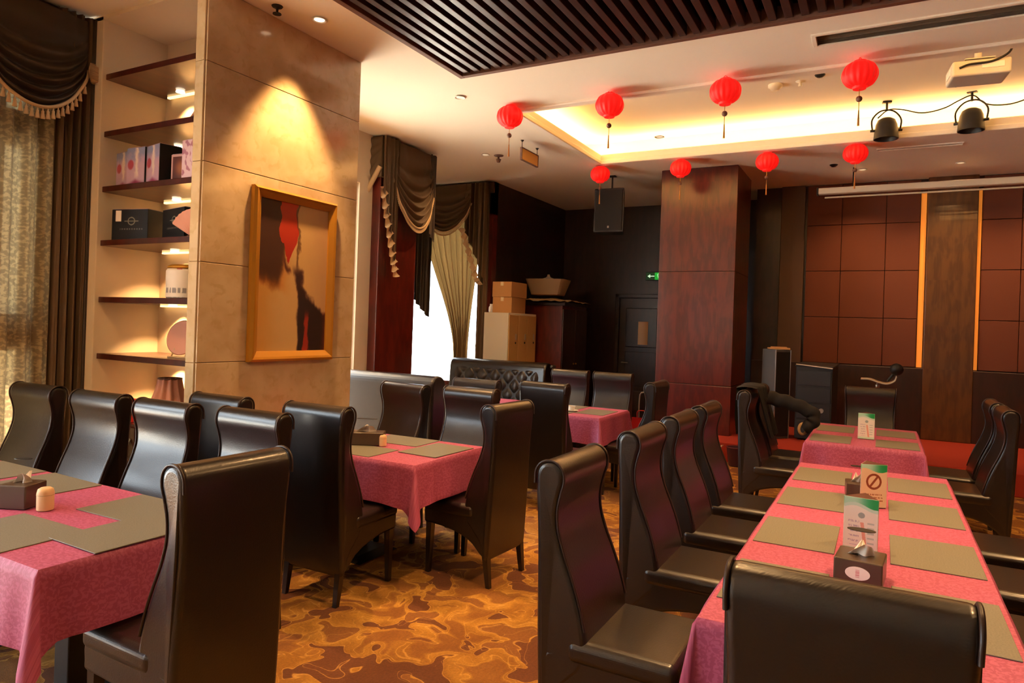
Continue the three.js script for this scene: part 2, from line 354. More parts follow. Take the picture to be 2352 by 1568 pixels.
// recessed downlights: glowing lens and spot of the same size just below it
function downlight(x, z, label, power, angle, pen, glow = M.lens, color = WARM, y = H, aim = [0, 0]) {
  const t = thing('downlight', label, 'downlight', [x, y, z]);
  mesh('ring', lathe([[0.035, 0.0], [0.05, -0.004], [0.058, -0.01], [0.052, -0.014], [0.04, -0.008], [0.035, 0.0]], 24), M.white, t);
  mesh('lens', at(new THREE.CylinderGeometry(0.036, 0.036, 0.004, 20), 0, -0.005, 0), glow, t);
  const s = new THREE.SpotLight(color, power, 0, angle, pen);
  s.position.set(x, y - 0.03, z);
  s.target.position.set(x + aim[0], 0, z + aim[1]);
  s.shadow.radius = 2;
  s.castShadow = true;
  scene.add(s, s.target);
  return t;
}
const dim = std({ color: 0xf4e2c0, emissive: new THREE.Color().setRGB(1, 0.8, 0.5), emissiveIntensity: 0.5 });
downlight(-3.72, -3.72, 'lit recessed downlight above the framed painting', LEVEL.wash, 0.62, 0.35);
downlight(-4.69, -3.31, 'bright white recessed downlight in the niche ceiling above the top shelf', 5, 1.0, 0.8, M.lens, new THREE.Color(1, 0.9, 0.75));
downlight(-3.69, -5.58, 'small recessed downlight in the open ceiling left of the lanterns', 3, 0.9, 1, dim);
for (const [x, z, n] of [[1.3, -2.9, 'nearer'], [1.3, -4.7, 'farther']]) downlight(x, z, `recessed downlight over the right aisle, the ${n} of two`, LEVEL.room, 1.25, 1);
for (const [x, z, n] of [[-0.95, -2.7, 'nearer'], [-0.95, -4.1, 'farther']]) downlight(x, z, `downlight between the dark ceiling slats, the ${n} of two`, LEVEL.room, 1.1, 1, M.lens, WARM, H + 0.02);
for (const [x, z] of [[-3.69, -1.6], [-3.69, 0.6]]) downlight(x, z, `recessed downlight ${z < 0 ? 'over the left table' : 'behind the left table near the window'}`, 9, 1.2, 1);
for (const [x, n] of [[-0.3, 'left'], [0.78, 'middle'], [1.9, 'right']]) downlight(x, -10.05, `recessed stage downlight over the ${n} part of the stage wall`, LEVEL.stage, 0.95, 0.9, dim, new THREE.Color().setRGB(1, 0.55, 0.22), H, [0, -0.75]);
downlight(-2.3, -7.6, 'recessed downlight between the coffer and the red column', 10, 1.1, 1, dim).visible = true;
downlight(-4.6, -7.6, 'recessed downlight over the sofa corner', 8, 1.1, 1, dim);
// cove light strips hidden behind the coffer moulding
for (const [x0, z0, x1, z1, where] of [[-3.66, -8.8, 3.9, -8.74, 'far'], [-3.62, -6.06, 3.9, -6.0, 'near'], [-3.62, -8.72, -3.56, -6.08, 'left']]) {
  tag(mesh('cove_light', slab(x0, 3.9, z0, x1, 3.925, z1), M.ledWarm), `warm cove light strip along the ${where} side of the raised ceiling`, 'cove light');
  const l = new THREE.RectAreaLight(COVE, LEVEL.cove, x1 - x0, z1 - z0);
  l.position.set((x0 + x1) / 2, 3.932, (z0 + z1) / 2);
  l.rotation.x = Math.PI / 2;
  scene.add(l);
}
// sprinklers and detectors
function ceilingDot(name, label, category, x, y, z, pts, mat) { return tag(mesh(name, lathe(pts, 20), mat), label, category) && scene.children.at(-1).position.set(x, y, z); }
ceilingDot('sprinkler', 'dark pendent sprinkler in the ceiling near the marble wall top', 'sprinkler', -3.85, H, -3.44, [[0, -0.06], [0.03, -0.058], [0.03, -0.052], [0.008, -0.05], [0.01, -0.012], [0.035, -0.008], [0.04, 0]], M.greyBlack);
ceilingDot('sprinkler', 'grey cone sprinkler in the ceiling left of the hanging gold sign', 'sprinkler', -4.47, H, -7.72, [[0, -0.09], [0.02, -0.09], [0.035, -0.05], [0.012, -0.04], [0.015, -0.012], [0.06, -0.008], [0.065, 0]], M.trimWood);
ceilingDot('smoke_detector', 'largest cream smoke detector inside the raised ceiling between the lanterns', 'smoke detector', -1.05, 4.16, -7.44, [[0, -0.06], [0.04, -0.055], [0.055, -0.03], [0.07, -0.025], [0.07, 0]], M.offWhite);
ceilingDot('sprinkler', 'small cream sprinkler just right of the smoke detector in the raised ceiling', 'sprinkler', -0.81, 4.16, -7.43, [[0, -0.05], [0.02, -0.048], [0.012, -0.012], [0.04, -0.008], [0.045, 0]], M.offWhite);
ceilingDot('ceiling_sensor', 'small dark sensor rightmost in the row on the raised ceiling', 'sensor', -0.62, 4.16, -7.32, [[0, -0.03], [0.025, -0.026], [0.045, -0.01], [0.05, 0]], M.greyBlack);
ceilingDot('ceiling_sensor', 'small dark sensor in the ceiling over the stage left of the screen case', 'sensor', -0.62, H, -9.67, [[0, -0.03], [0.025, -0.026], [0.045, -0.01], [0.05, 0]], M.greyBlack);

// red paper lanterns in two rows along the coffer
function lantern() {
  const t = thing('paper_lantern', '', 'lantern');
  const N = 96, prof = (k) => [0.035 + 0.094 * Math.sqrt(Math.max(0, 1 - k * k)), 0.1 * k];
  mesh('shade', sheet((u, v) => {
    const k = -0.97 + 1.94 * v, [r, y] = prof(k), a = u * Math.PI * 2, rr = r * (1 + 0.035 * Math.cos(a * 16));
    return [Math.cos(a) * rr, y, Math.sin(a) * rr];
  }, N, 24), M.red, t);
  mesh('cap', [at(new THREE.CylinderGeometry(0.05, 0.055, 0.014, 24), 0, 0.1, 0), at(new THREE.TorusGeometry(0.02, 0.003, 6, 16), 0, 0.115, 0)], M.red, t);
  mesh('collar', at(new THREE.CylinderGeometry(0.055, 0.048, 0.018, 24), 0, -0.104, 0), M.red, t);
  const bead = mesh('bead', at(new THREE.SphereGeometry(0.024, 14, 10), 0, -0.19, 0), M.trimWood, t);
  mesh('string', rod([0, -0.11, 0], [0, -0.17, 0], 0.003, 6), M.brass, bead);
  const ts = mesh('tassel', [rod([0, -0.21, 0], [0, -0.28, 0], 0.003, 6), at(new THREE.CylinderGeometry(0.005, 0.009, 0.12, 10), 0, -0.34, 0)], std({ color: 0xb8793a, roughness: 0.8 }), t);
  return t;
}
{
  const L0 = lantern();
  const order = ['leftmost', 'second from the left', 'third from the left', 'rightmost'];
  [[-3.36, 3.688], [-2.3, 3.672], [-1.25, 3.66], [-0.22, 3.655]].forEach(([x, y], i) => {
    const label = `red paper lantern, ${order[i]} in the nearer row under the raised ceiling`;
    if (!i) { L0.position.set(x, y, -6.0); L0.userData.label = label; L0.userData.group = 'lanterns in the near row'; } else dup(L0, label, [x, y, -6.0], i * 0.4, 'lanterns in the near row');
  });
  [[-3.42, 3.674], [-2.33, 3.669], [-1.285, 3.665], [-0.335, 3.679]].forEach(([x, y], i) => dup(L0, `red paper lantern, ${order[i]} in the farther row toward the stage`, [x, y, -8.66], i * 0.7 + 0.2, 'lanterns in the far row'));
}
// projector hung in the coffer
{
  const t = thing('projector', 'white projector hung on a pole in the raised ceiling', 'projector', [0.64, 3.87, -6.95], 0.1);
  mesh('body', rbox(0.42, 0.13, 0.3, 0.02), M.offWhite, t);
  mesh('vent', rbox(0.16, 0.05, 0.012, 0.004, 0.08, 0.01, 0.15), M.white, t); mesh('vent', rbox(0.012, 0.06, 0.16, 0.004, -0.21, 0, 0), M.white, t);
  const lens = mesh('lens_ring', at(new THREE.CylinderGeometry(0.045, 0.045, 0.06, 20), -0.12, 0, -0.17, Math.PI / 2), M.greyBlack, t);
  mesh('pole', [rod([0, 0.1, 0], [0, 0.28, 0], 0.028), rbox(0.16, 0.015, 0.16, 0.004, 0, 0.283, 0)], M.offWhite, t);
  mesh('bracket', [rbox(0.22, 0.012, 0.16, 0.004, 0, 0.1, 0), rod([-0.08, 0.06, 0], [-0.03, 0.11, 0], 0.01), rod([0.08, 0.06, 0], [0.03, 0.11, 0], 0.01)], M.steel, t);
  mesh('cable', tube([[0.12, 0.28, 0.02], [0.2, 0.22, 0.08], [0.19, 0.1, 0.16], [0.08, 0.035, 0.165], [-0.1, 0.02, 0.165], [-0.16, 0.0, 0.158]], 0.009), M.black, t);
}
// stage lamps with their cable
function parLamp() {
  const t = thing('stage_lamp', '', 'stage lamp');
  mesh('housing', lathe([[0.001, 0.115], [0.05, 0.112], [0.085, 0.09], [0.105, 0.04], [0.115, -0.03], [0.122, -0.115], [0.113, -0.115], [0.1, -0.03], [0.001, 0.02]], 24), M.greyBlack, t);
  mesh('yoke', [tube([[-0.135, -0.02, 0], [-0.14, 0.1, 0], [-0.06, 0.19, 0], [0.06, 0.19, 0], [0.14, 0.1, 0], [0.135, -0.02, 0]], 0.009), rod([0, 0.19, 0], [0, 0.285, 0], 0.012), rod([-0.155, -0.02, 0], [-0.11, -0.02, 0], 0.014), rod([0.11, -0.02, 0], [0.155, -0.02, 0], 0.014)], M.black, t);
  mesh('clamp', rbox(0.09, 0.02, 0.05, 0.005, 0, 0.285, 0), M.black, t);
  return t;
}
{
  const a = parLamp();
  a.position.set(-0.035, 3.865, -8.42);
  a.rotation.y = 0.2;
  a.userData.label = 'black stage lamp at the raised ceiling edge, left of the pair';
  dup(a, 'black stage lamp at the raised ceiling edge, right of the pair beneath the projector', [0.735, 3.875, -8.42], -0.3);
  tag(mesh('cable', tube([[-0.12, 3.98, -8.4], [-0.02, 4.06, -8.4], [0.1, 4.05, -8.4], [0.3, 3.99, -8.4], [0.5, 4.02, -8.4], [0.62, 4.08, -8.4], [0.74, 4.12, -8.4], [0.85, 4.02, -8.4], [1.05, 3.99, -8.4], [1.4, 4.08, -8.4], [2, 4.0, -8.4]], 0.007, 80), M.black), 'thin dark cable drooping between the two stage lamps', 'cable');
}
// hung loudspeaker
{
  const t = thing('hanging_speaker', 'black loudspeaker hanging from the ceiling left of the red column', 'speaker', [-3.5, 3.28, -9.35], 0.12);
  mesh('cabinet', (() => { const s = new THREE.Shape([V2(-0.2, 0.15), V2(0.2, 0.15), V2(0.14, -0.15), V2(-0.14, -0.15)]); const g = new THREE.ExtrudeGeometry(s, { depth: 0.6, bevelEnabled: true, bevelSize: 0.012, bevelThickness: 0.012, bevelSegments: 2 }); g.rotateX(-Math.PI / 2).translate(0, -0.3, 0).rotateY(Math.PI); return metric(g); })(), M.greyBlack, t);
  mesh('grille', rbox(0.39, 0.58, 0.02, 0.03, 0, 0, 0.165), std({ color: 0x1c1a1a, roughness: 0.8 }), t);
  mesh('badge', rbox(0.025, 0.03, 0.006, 0.002, 0.0, -0.24, 0.178), M.steel, t);
  mesh('bracket', [rod([0, 0.31, 0], [0, 0.52, 0], 0.012), rbox(0.3, 0.012, 0.2, 0.004, 0, 0.318, 0), rbox(0.1, 0.012, 0.1, 0.004, 0, 0.515, 0)], M.black, t);
}
// hanging gold sign
{
  const t = thing('hanging_sign', 'small gold sign hanging on two rods from the ceiling', 'sign', [-3.84, 3.64, -7.38], Math.PI / 2);
  mesh('board', rbox(0.42, 0.13, 0.02, 0.004), M.gold, t);
  mesh('frame', [rbox(0.44, 0.012, 0.03, 0.003, 0, 0.07, 0), rbox(0.44, 0.012, 0.03, 0.003, 0, -0.07, 0), rbox(0.012, 0.14, 0.03, 0.003, -0.215, 0, 0), rbox(0.012, 0.14, 0.03, 0.003, 0.215, 0, 0)], M.trimWood, t);
  for (const x of [-0.2, 0.2]) mesh('rod', [rod([x, 0.07, 0], [x, 0.16, 0], 0.004, 6), at(new THREE.CylinderGeometry(0.022, 0.008, 0.02, 12), x, 0.15, 0)], M.greyBlack, t);
}
// green exit sign above the door
{
  const t = thing('exit_sign', 'lit green exit sign above the dark door beside the column', 'exit sign', [-3.53, 2.545, -11.77]);
  mesh('case', rbox(0.38, 0.15, 0.04, 0.006), M.greyBlack, t);
  mesh('panel', at(new THREE.PlaneGeometry(0.35, 0.125), 0, 0, 0.0225), std({ color: 0x0a3a14, roughness: 0.5, emissive: 0xffffff, emissiveIntensity: 0.8, emissiveMap: texture(128, 48, (u, v) => {
    const y = v - 0.5, arrow = (u > 0.14 && u < 0.42 && Math.abs(y) < 0.06) || (u > 0.06 && u < 0.2 && Math.abs(y) < (u - 0.06) * 1.9);
    const man = Math.hypot((u - 0.62) * 2.7, y - 0.3) < 0.1 || Math.abs((u - 0.6) * 2.7 + y * 0.3) < 0.08 && Math.abs(y) < 0.28 || Math.abs(u - 0.64 + y * 0.2) < 0.03 && y < -0.05;
    return arrow ? hex(0xcfeec8) : man ? hex(0x8fe08a) : u > 0.44 ? hex(0x16a02c) : hex(0x07280e);
  }) }), t);
}
// projection screen case in front of the stage wall
{
  const t = thing('projector_screen', 'long white roll-up projection screen case high before the stage wall', 'screen', [0, 0, -9.92]);
  mesh('case', slab(-0.81, 3.468, -0.05, 2.6, 3.55, 0.05, 0.012), M.offWhite, t);
  mesh('end_cap', [slab(-0.83, 3.46, -0.056, -0.81, 3.558, 0.056, 0.006), slab(2.6, 3.46, -0.056, 2.62, 3.558, 0.056, 0.006)], M.greyBlack, t);
  mesh('weight_bar', at(new THREE.CylinderGeometry(0.011, 0.011, 3.3, 12), 0.92, 3.425, 0.01, 0, 0, Math.PI / 2), M.offWhite, t);
  mesh('hanger', [rod([-0.4, 3.55, 0], [-0.4, 3.8, 0], 0.008), rod([2.2, 3.55, 0], [2.2, 3.8, 0], 0.008)], M.black, t);
}

// ------------------------------------------------------------------ niche shelves and what stands on them
const SH = [[3.37, 'topmost'], [2.94, 'second from the top'], [2.527, 'third from the top'], [2.124, 'fourth from the top'], [1.7, 'fifth from the top'], [1.277, 'lowest']];
SH.forEach(([y, which], i) => {
  const t = thing('niche_shelf', `dark red wooden niche shelf, ${which} of the six`, 'shelf', [0, y, 0], 0, 'niche shelves');
  mesh('board', slab(-5.18, -0.042, -3.52, -4.1, 0, -3.03, 0.004), M.shelfWood, t);
  mesh('light_strip', slab(-5.1, -0.058, -3.5, -4.15, -0.043, -3.475, 0.003), M.ledWarm, t);
  const p = new THREE.SpotLight(WARM, LEVEL.shelf * (i < 2 ? 1.6 : 2.2), 0, 0.95, 0.25);
  p.position.set(-4.86, y - 0.07, -3.42);
  p.target.position.set(-4.9, 0, -3.42);
  p.castShadow = true;
  scene.add(p, p.target);
  mesh('spot_puck', at(new THREE.CylinderGeometry(0.03, 0.034, 0.014, 18), -4.86, -0.049, -3.42), M.lens, t);
});
{
  const t = thing('niche_cabinet', 'low dark red cabinet with arched handles under the niche shelves', 'cabinet', [-4.64, 0, -3.26]);
  mesh('carcass', slab(-0.53, 0.06, -0.25, 0.53, 0.79, 0.23, 0.006), M.shelfWood, t);
  mesh('plinth', slab(-0.52, 0, -0.24, 0.52, 0.06, 0.2), M.darkWood, t);
  for (const s of [-1, 1]) {
    const d = mesh('door', slab(s > 0 ? 0.012 : -0.52, 0.08, 0.23, s > 0 ? 0.52 : -0.012, 0.77, 0.25, 0.006), M.shelfWood, t);
  }
  [...t.children].filter((c) => c.name === 'door').forEach((d, i) => mesh('handle', tube([[i ? 0.06 : -0.38, 0.52, 0.25], [i ? 0.055 : -0.375, 0.6, 0.285], [i ? 0.06 : -0.38, 0.69, 0.25]].map(([x, y, z]) => [i ? x : -0.06 + (x + 0.38), y, z]), 0.007), M.steel, d));
}
const giftMap = (s) => texture(96, 128, (u, v) => {
  const n = fbm(u + s, v, 5, 3);
  let c = mixc(hex(0xc7a6c0), hex(0x8e97c0), smooth(0.55, 0.95, v + n * 0.2));
  c = mixc(c, hex(0xe8d8d0), smooth(0.16, 0.02, Math.abs(u - 0.55 - n * 0.08)) * smooth(0.1, 0.3, v));
  c = mixc(c, hex(0xb04a5a), smooth(0.16, 0.1, Math.hypot((u - 0.22) * 0.8, v - 0.55)));
  return mixc(c, hex(0x8c2a50), smooth(0.2, 0.05, v + Math.abs(u - 0.5) * 0.3));
});
function printed(name, label, cat, w, h, d, map, sideMat, pos, turn, group) {
  const t = thing(name, label, cat, pos, turn, group);
  mesh('carton', rbox(w, h, d, 0.004, 0, h / 2, 0), sideMat, t);
  mesh('front_print', at(new THREE.PlaneGeometry(w * 0.98, h * 0.98), 0, h / 2, d / 2 + 0.0012), std({ map, roughness: 0.45 }), t);
  mesh('lid_flap', rbox(w * 0.96, 0.004, d * 0.94, 0.001, 0, h + 0.002, 0), std({ color: 0xb8a0b0, roughness: 0.6 }), t);
  return t;
}
const gm = giftMap(0.3), gm2 = giftMap(0.8);
printed('gift_box', 'leftmost pink and lilac gift box on the third niche shelf', 'gift box', 0.2, 0.27, 0.12, gm, M.navy, [-5.07, 2.527, -3.18], -0.1, 'gift boxes');
printed('gift_box', 'middle gift box of the three pink and lilac ones, leaning against its left neighbour', 'gift box', 0.2, 0.275, 0.12, gm2, M.navy, [-4.86, 2.527, -3.14], 0.05, 'gift boxes');
printed('gift_box', 'right gift box of the pink lilac trio, its dark blue side showing', 'gift box', 0.21, 0.275, 0.16, gm, M.navy, [-4.645, 2.527, -3.16], -0.18, 'gift boxes');
printed('brown_gift_box', 'brown framed box between the gift boxes and the pink carton', 'box', 0.19, 0.2, 0.14, texture(64, 64, (u, v) => (Math.max(Math.abs(u - 0.5), Math.abs(v - 0.5)) > 0.42 ? hex(0xc8a0a0) : mixc(hex(0x9a6038), hex(0x5a2a26), smooth(0.05, 0.45, Math.hypot(u - 0.5, v - 0.5))))), M.maroon, [-4.42, 2.527, -3.2], 0.1);
printed('pink_carton', 'tall pale pink carton at the partition end of the third niche shelf', 'carton', 0.16, 0.27, 0.12, texture(64, 96, (u, v) => mixc(hex(0xd8bcc8), hex(0xa87088), smooth(0.1, 0.3, fbm(u, v, 5, 2)))), M.pink, [-4.24, 2.527, -3.13], 0);
const bbMap = texture(128, 96, (u, v) => {
  let c = hex(0x14161c);
  const r = Math.hypot((u - 0.55) * 1.3, v - 0.62);
  if (Math.abs(r - 0.12) < 0.018 || (Math.abs(v - 0.62) < 0.015 && Math.abs(u - 0.55) < 0.2)) c = hex(0x8a8878);
  if (Math.abs(v - 0.36) < 0.03 && Math.abs(u - 0.55) < 0.32 && Math.sin(u * 90) > -0.3) c = hex(0x6c6a66);
  return c;
});
{
  const a = printed('black_gift_box', 'black gift box with pale logo and tag, left on the fourth niche shelf', 'box', 0.33, 0.23, 0.22, bbMap, M.navy, [-4.95, 2.124, -3.2], 0.22);
  mesh('price_tag', rbox(0.05, 0.08, 0.004, 0.001, -0.1, 0.18, 0.114), M.tissue, a);
  printed('black_gift_box', 'black gift box with teal logo, nearer the partition on the fourth niche shelf', 'box', 0.34, 0.22, 0.22, bbMap, M.navy, [-4.46, 2.124, -3.24], -0.2);
  const c = thing('fan_card', 'pale pink folded fan card propped at the fourth shelf end', 'card', [-4.22, 2.124, -3.1], 0.2);
  mesh('fan', sheet((u, v) => { const a = 0.5 + u * 1.4, r = 0.03 + v * 0.17; return [-Math.cos(a) * r, Math.sin(a) * r, 0.006 * (Math.round(u * 16) % 2)]; }, 16, 2), M.pink, c);
  mesh('foot', rbox(0.06, 0.01, 0.04, 0.002, 0, 0.005, 0), M.pink, c);
}
{
  const t = thing('white_canister', 'white printed canister on the fifth niche shelf', 'canister', [-4.37, 1.7, -3.17]);
  mesh('body', lathe([[0.001, 0], [0.12, 0], [0.128, 0.01], [0.13, 0.19], [0.12, 0.21], [0.001, 0.21]], 32), std({ map: texture(256, 128, (u, v) => { const l = [0.2, 0.32, 0.45].some((y) => Math.abs(v - y) < 0.02) && noise(u * 40, v * 3, 40) > -0.1; return l ? hex(0x8f8880) : v > 0.7 && v < 0.86 && noise(u * 16, 2, 16) > 0.1 ? hex(0xc86a78) : hex(0xe6dccb); }), roughness: 0.5 }), t);
  mesh('lid', lathe([[0.001, 0.24], [0.1, 0.238], [0.122, 0.225], [0.122, 0.208], [0.001, 0.208]], 32), M.gold, t);
  const p = thing('decor_plate', 'round pink plate with a dark red arc standing on the lowest niche shelf', 'plate', [-4.42, 1.4, -3.2], 0.25);
  mesh('disc', at(lathe([[0.001, 0], [0.1, 0.004], [0.118, 0.014], [0.128, 0.012], [0.118, -0.002], [0.001, -0.008]], 36), 0, 0.02, 0, 1.35), M.pink, p);
  mesh('arc', at(new THREE.TorusGeometry(0.085, 0.012, 8, 24, 1.9), 0.02, 0.02, 0.02, -0.2, 0, -0.9), M.maroon, p);
  mesh('easel', [rod([-0.06, -0.123, 0.05], [-0.04, 0.05, -0.04], 0.006), rod([0.06, -0.123, 0.05], [0.04, 0.05, -0.04], 0.006), rod([0, -0.123, -0.09], [0, 0.06, -0.035], 0.006), rbox(0.16, 0.012, 0.03, 0.003, 0, -0.117, 0.045)], M.trimGold, p);
}
{
  const f = thing('fan_tray', 'striped pink fan-shaped tray leaning on the second niche shelf', 'tray', [-4.34, 2.94, -3.2], 0.1);
  for (let i = 0; i < 9; i++) mesh('rib', at(rbox(0.02, 0.2 + i * 0.006, 0.008, 0.002, 0, 0.1 + i * 0.003, 0), -0.16 + i * 0.042, 0.012, -0.03 + 0.004 * (i % 2), -0.35, 0, -0.35), M.pink, f);
  mesh('base', at(rbox(0.42, 0.02, 0.08, 0.006), 0.02, 0.012, 0), M.maroon, f);
  const s = thing('pink_dress_form', 'pink pleated cloth shade standing on the niche cabinet', 'lamp shade', [-4.55, 0.79, -3.2]);
  mesh('shade', sheet((u, v) => { const a = u * 6.2832, r = 0.075 + 0.1 * v * v + 0.02 * v + (0.008 + 0.012 * v) * Math.cos(a * 11); return [Math.cos(a) * r, 0.33 - 0.31 * v, Math.sin(a) * r]; }, 110, 14), M.pink, s);
  mesh('top_ring', at(new THREE.TorusGeometry(0.078, 0.006, 8, 28), 0, 0.33, 0, Math.PI / 2), M.trimWood, s);
  mesh('base', lathe([[0.001, 0], [0.07, 0], [0.07, 0.012], [0.015, 0.03], [0.01, 0.3], [0.001, 0.3]], 20), M.brass, s);
  const r = thing('red_box', 'small bright red box beside the pink cloth shade', 'box', [-4.84, 0.79, -3.1], 0.3);
  mesh('body', rbox(0.1, 0.14, 0.08, 0.006, 0, 0.07, 0), std({ color: 0xc41a12, roughness: 0.5 }), r);
  mesh('lid', rbox(0.105, 0.03, 0.085, 0.006, 0, 0.15, 0), std({ color: 0xd83018, roughness: 0.5 }), r);
}

// ------------------------------------------------------------------ painting on the marble partition
{
  const t = thing('painting', 'abstract red, cream and brown painting in a wide gold frame', 'painting', [-4.0, 1.9, -3.815], Math.PI / 2);
  const W = 0.84, Hh = 1.27, fw = 0.075;
  const profile = new THREE.Shape([V2(0, 0), V2(0, 0.035), V2(0.018, 0.05), V2(0.035, 0.045), V2(fw, 0.022), V2(fw, 0)]);
  const bar = (len, x, y, rot) => {          // mitred frame bar
    const pts = profile.getPoints(), pos = [], n = pts.length;
    const P = (p, s) => [s * (len / 2 - p.x), p.x, p.y];
    for (let i = 0; i < n; i++) { const a = pts[i], b = pts[(i + 1) % n]; const q = [P(a, -1), P(b, -1), P(b, 1), P(a, 1)]; for (const k of [0, 2, 1, 0, 3, 2]) pos.push(...q[k]); }
    const g = new THREE.BufferGeometry();
    g.setAttribute('position', new THREE.Float32BufferAttribute(pos, 3));
    g.setAttribute('uv', new THREE.Float32BufferAttribute(new Float32Array(pos.length / 3 * 2), 2));
    g.computeVertexNormals();
    return at(g, x, y, 0.003, 0, 0, rot);
  };
  mesh('frame_bar', bar(W, 0, -Hh / 2, 0), M.gold, t); mesh('frame_bar', bar(W, 0, Hh / 2, Math.PI), M.gold, t);
  mesh('frame_bar', bar(Hh, -W / 2, 0, -Math.PI / 2), M.gold, t); mesh('frame_bar', bar(Hh, W / 2, 0, Math.PI / 2), M.gold, t);
  const art = texture(384, 640, (u, v) => {
    const n = fbm(u, v, 7, 4), x = u + n * 0.05, y = v + n * 0.04;
    let c = mixc(hex(0xd8b478), hex(0xc9a070), smooth(0.6, 1, x));
    c = mixc(c, hex(0xd09030), smooth(0.35, 0.0, x) * 0.6 * smooth(0.75, 0.4, y));
    const topDark = smooth(0.05, -0.03, x - (0.3 + 0.28 * (y - 0.5))) * smooth(0.44, 0.58, y + x * 0.25);
    c = mixc(c, hex(0xc87018), smooth(0.42, 0.52, y + x * 0.2) * smooth(0.5, 0.2, x) * 0.8);
    c = mixc(c, hex(0x4a2a1a), topDark);
    c = mixc(c, hex(0x5a2c1a), smooth(0.06, 0.0, Math.abs(x - 0.36 - (0.62 - y) * 0.5)) * smooth(0.5, 0.54, y) * smooth(0.68, 0.6, y));
    const red = Math.hypot((x - 0.42) / (0.13 * smooth(0.58, 0.8, y) + 0.001), 0) < 1 && y > 0.6 && x < 0.53;
    if (red) c = mixc(hex(0xd03c14), hex(0xb82818), smooth(0.95, 0.62, y));
    c = mixc(c, hex(0x5a3418), smooth(0.022, 0.006, Math.abs(x - 0.545 + Math.sin(y * 16) * 0.02)) * smooth(0.52, 0.6, y) * 0.7);
    const mid = 0.55 + (0.52 - y) * 0.35;
    c = mixc(c, hex(0x3a1a18), smooth(0.09, 0.03, Math.abs(x - mid)) * smooth(0.6, 0.5, y) * smooth(0.2, 0.3, y));
    const low = smooth(0.0, 0.03, x - 0.56 - n * 0.03) * smooth(0.06, 0.0, y - (0.42 - (x - 0.6) * 0.5));
    c = mixc(c, mixc(hex(0x2a1216), hex(0x5a1e14), smooth(0.9, 1, x)), low);
    c = mixc(c, hex(0xa02c1c), low * smooth(0.05, 0.02, Math.abs(x - 0.7)) * smooth(0.3, 0.2, y));
    return c;
  });
  mesh('canvas', at(new THREE.PlaneGeometry(W - 2 * fw + 0.01, Hh - 2 * fw + 0.01), 0, 0, 0.014), std({ map: art, roughness: 0.55 }), t);
}

// ------------------------------------------------------------------ curtains
// swag(x0..x1, hung at y0, side length, drop) in a local frame: x along the wall, z out of it
function swag(t, x0, x1, y0, side, drop, folds, mat, z0 = 0.1, tassels = 0, trim = M.trimGold) {
  const f = (u, v) => {
    const k = Math.pow(Math.max(0, 4 * u * (1 - u)), 0.75);
    const y = y0 - v * side - v * (drop - side) * k;
    const z = z0 + (0.035 + 0.05 * v) * k + 0.03 * k * Math.sin(v * v * 6.283 * folds) * Math.min(1, v * 4) + 0.012 * Math.sin(u * 40) * (1 - k);
    return [x0 + (x1 - x0) * u, y, z, u * (x1 - x0), v * drop];
  };
  mesh('swag', sheet(f, 48, 96), mat, t);
  const edge = Array.from({ length: 41 }, (_, i) => { const p = f(i / 40, 1); return [p[0], p[1], p[2] + 0.004]; });
  const b = mesh('swag_braid', tube(edge, 0.013, 80, 6), trim, t);
  if (tassels) for (let i = 1; i < tassels; i++) {
    const p = f(i / tassels, 1), k = Math.sin(i * 12.9) * 0.004;
    mesh('tassel', at(lathe([[0.001, 0], [0.004, -0.004], [0.0045, -0.018], [0.011, -0.026], [0.009, -0.034], [0.016, -0.075], [0.001, -0.077]], 8), p[0], p[1] - 0.008, p[2] + 0.004 + k), trim, b);
  }
  else {
    const fr = [];
    for (let i = 1; i < 90; i++) { const p = f(i / 90, 1); fr.push(at(new THREE.ConeGeometry(0.007, 0.05, 5), p[0], p[1] - 0.035, p[2] + 0.004)); }
    const s = mesh('fringe', fr, trim, t);
    s.userData.kind = 'stuff';
  }
}
// hanging pleated panel between x0 and x1, bottom from y(u), amplitude of the pleats
function pleats(name, t, x0, x1, y0, yb, mat, z0, amp, n, narrow) {
  return mesh(name, sheet((u, v) => {
    const yB = typeof yb === 'function' ? yb(u) : yb, y = y0 + (yB - y0) * v;
    let x = x0 + (x1 - x0) * u;
    if (narrow) x = narrow(u, v, x);
    const a = u * n * 6.283;
    return [x, y, z0 + amp * Math.sin(a) + amp * 0.4 * Math.sin(a * 2.3 + v * 2), u * Math.abs(x1 - x0), y];
  }, n * 12, 36), mat, t);
}
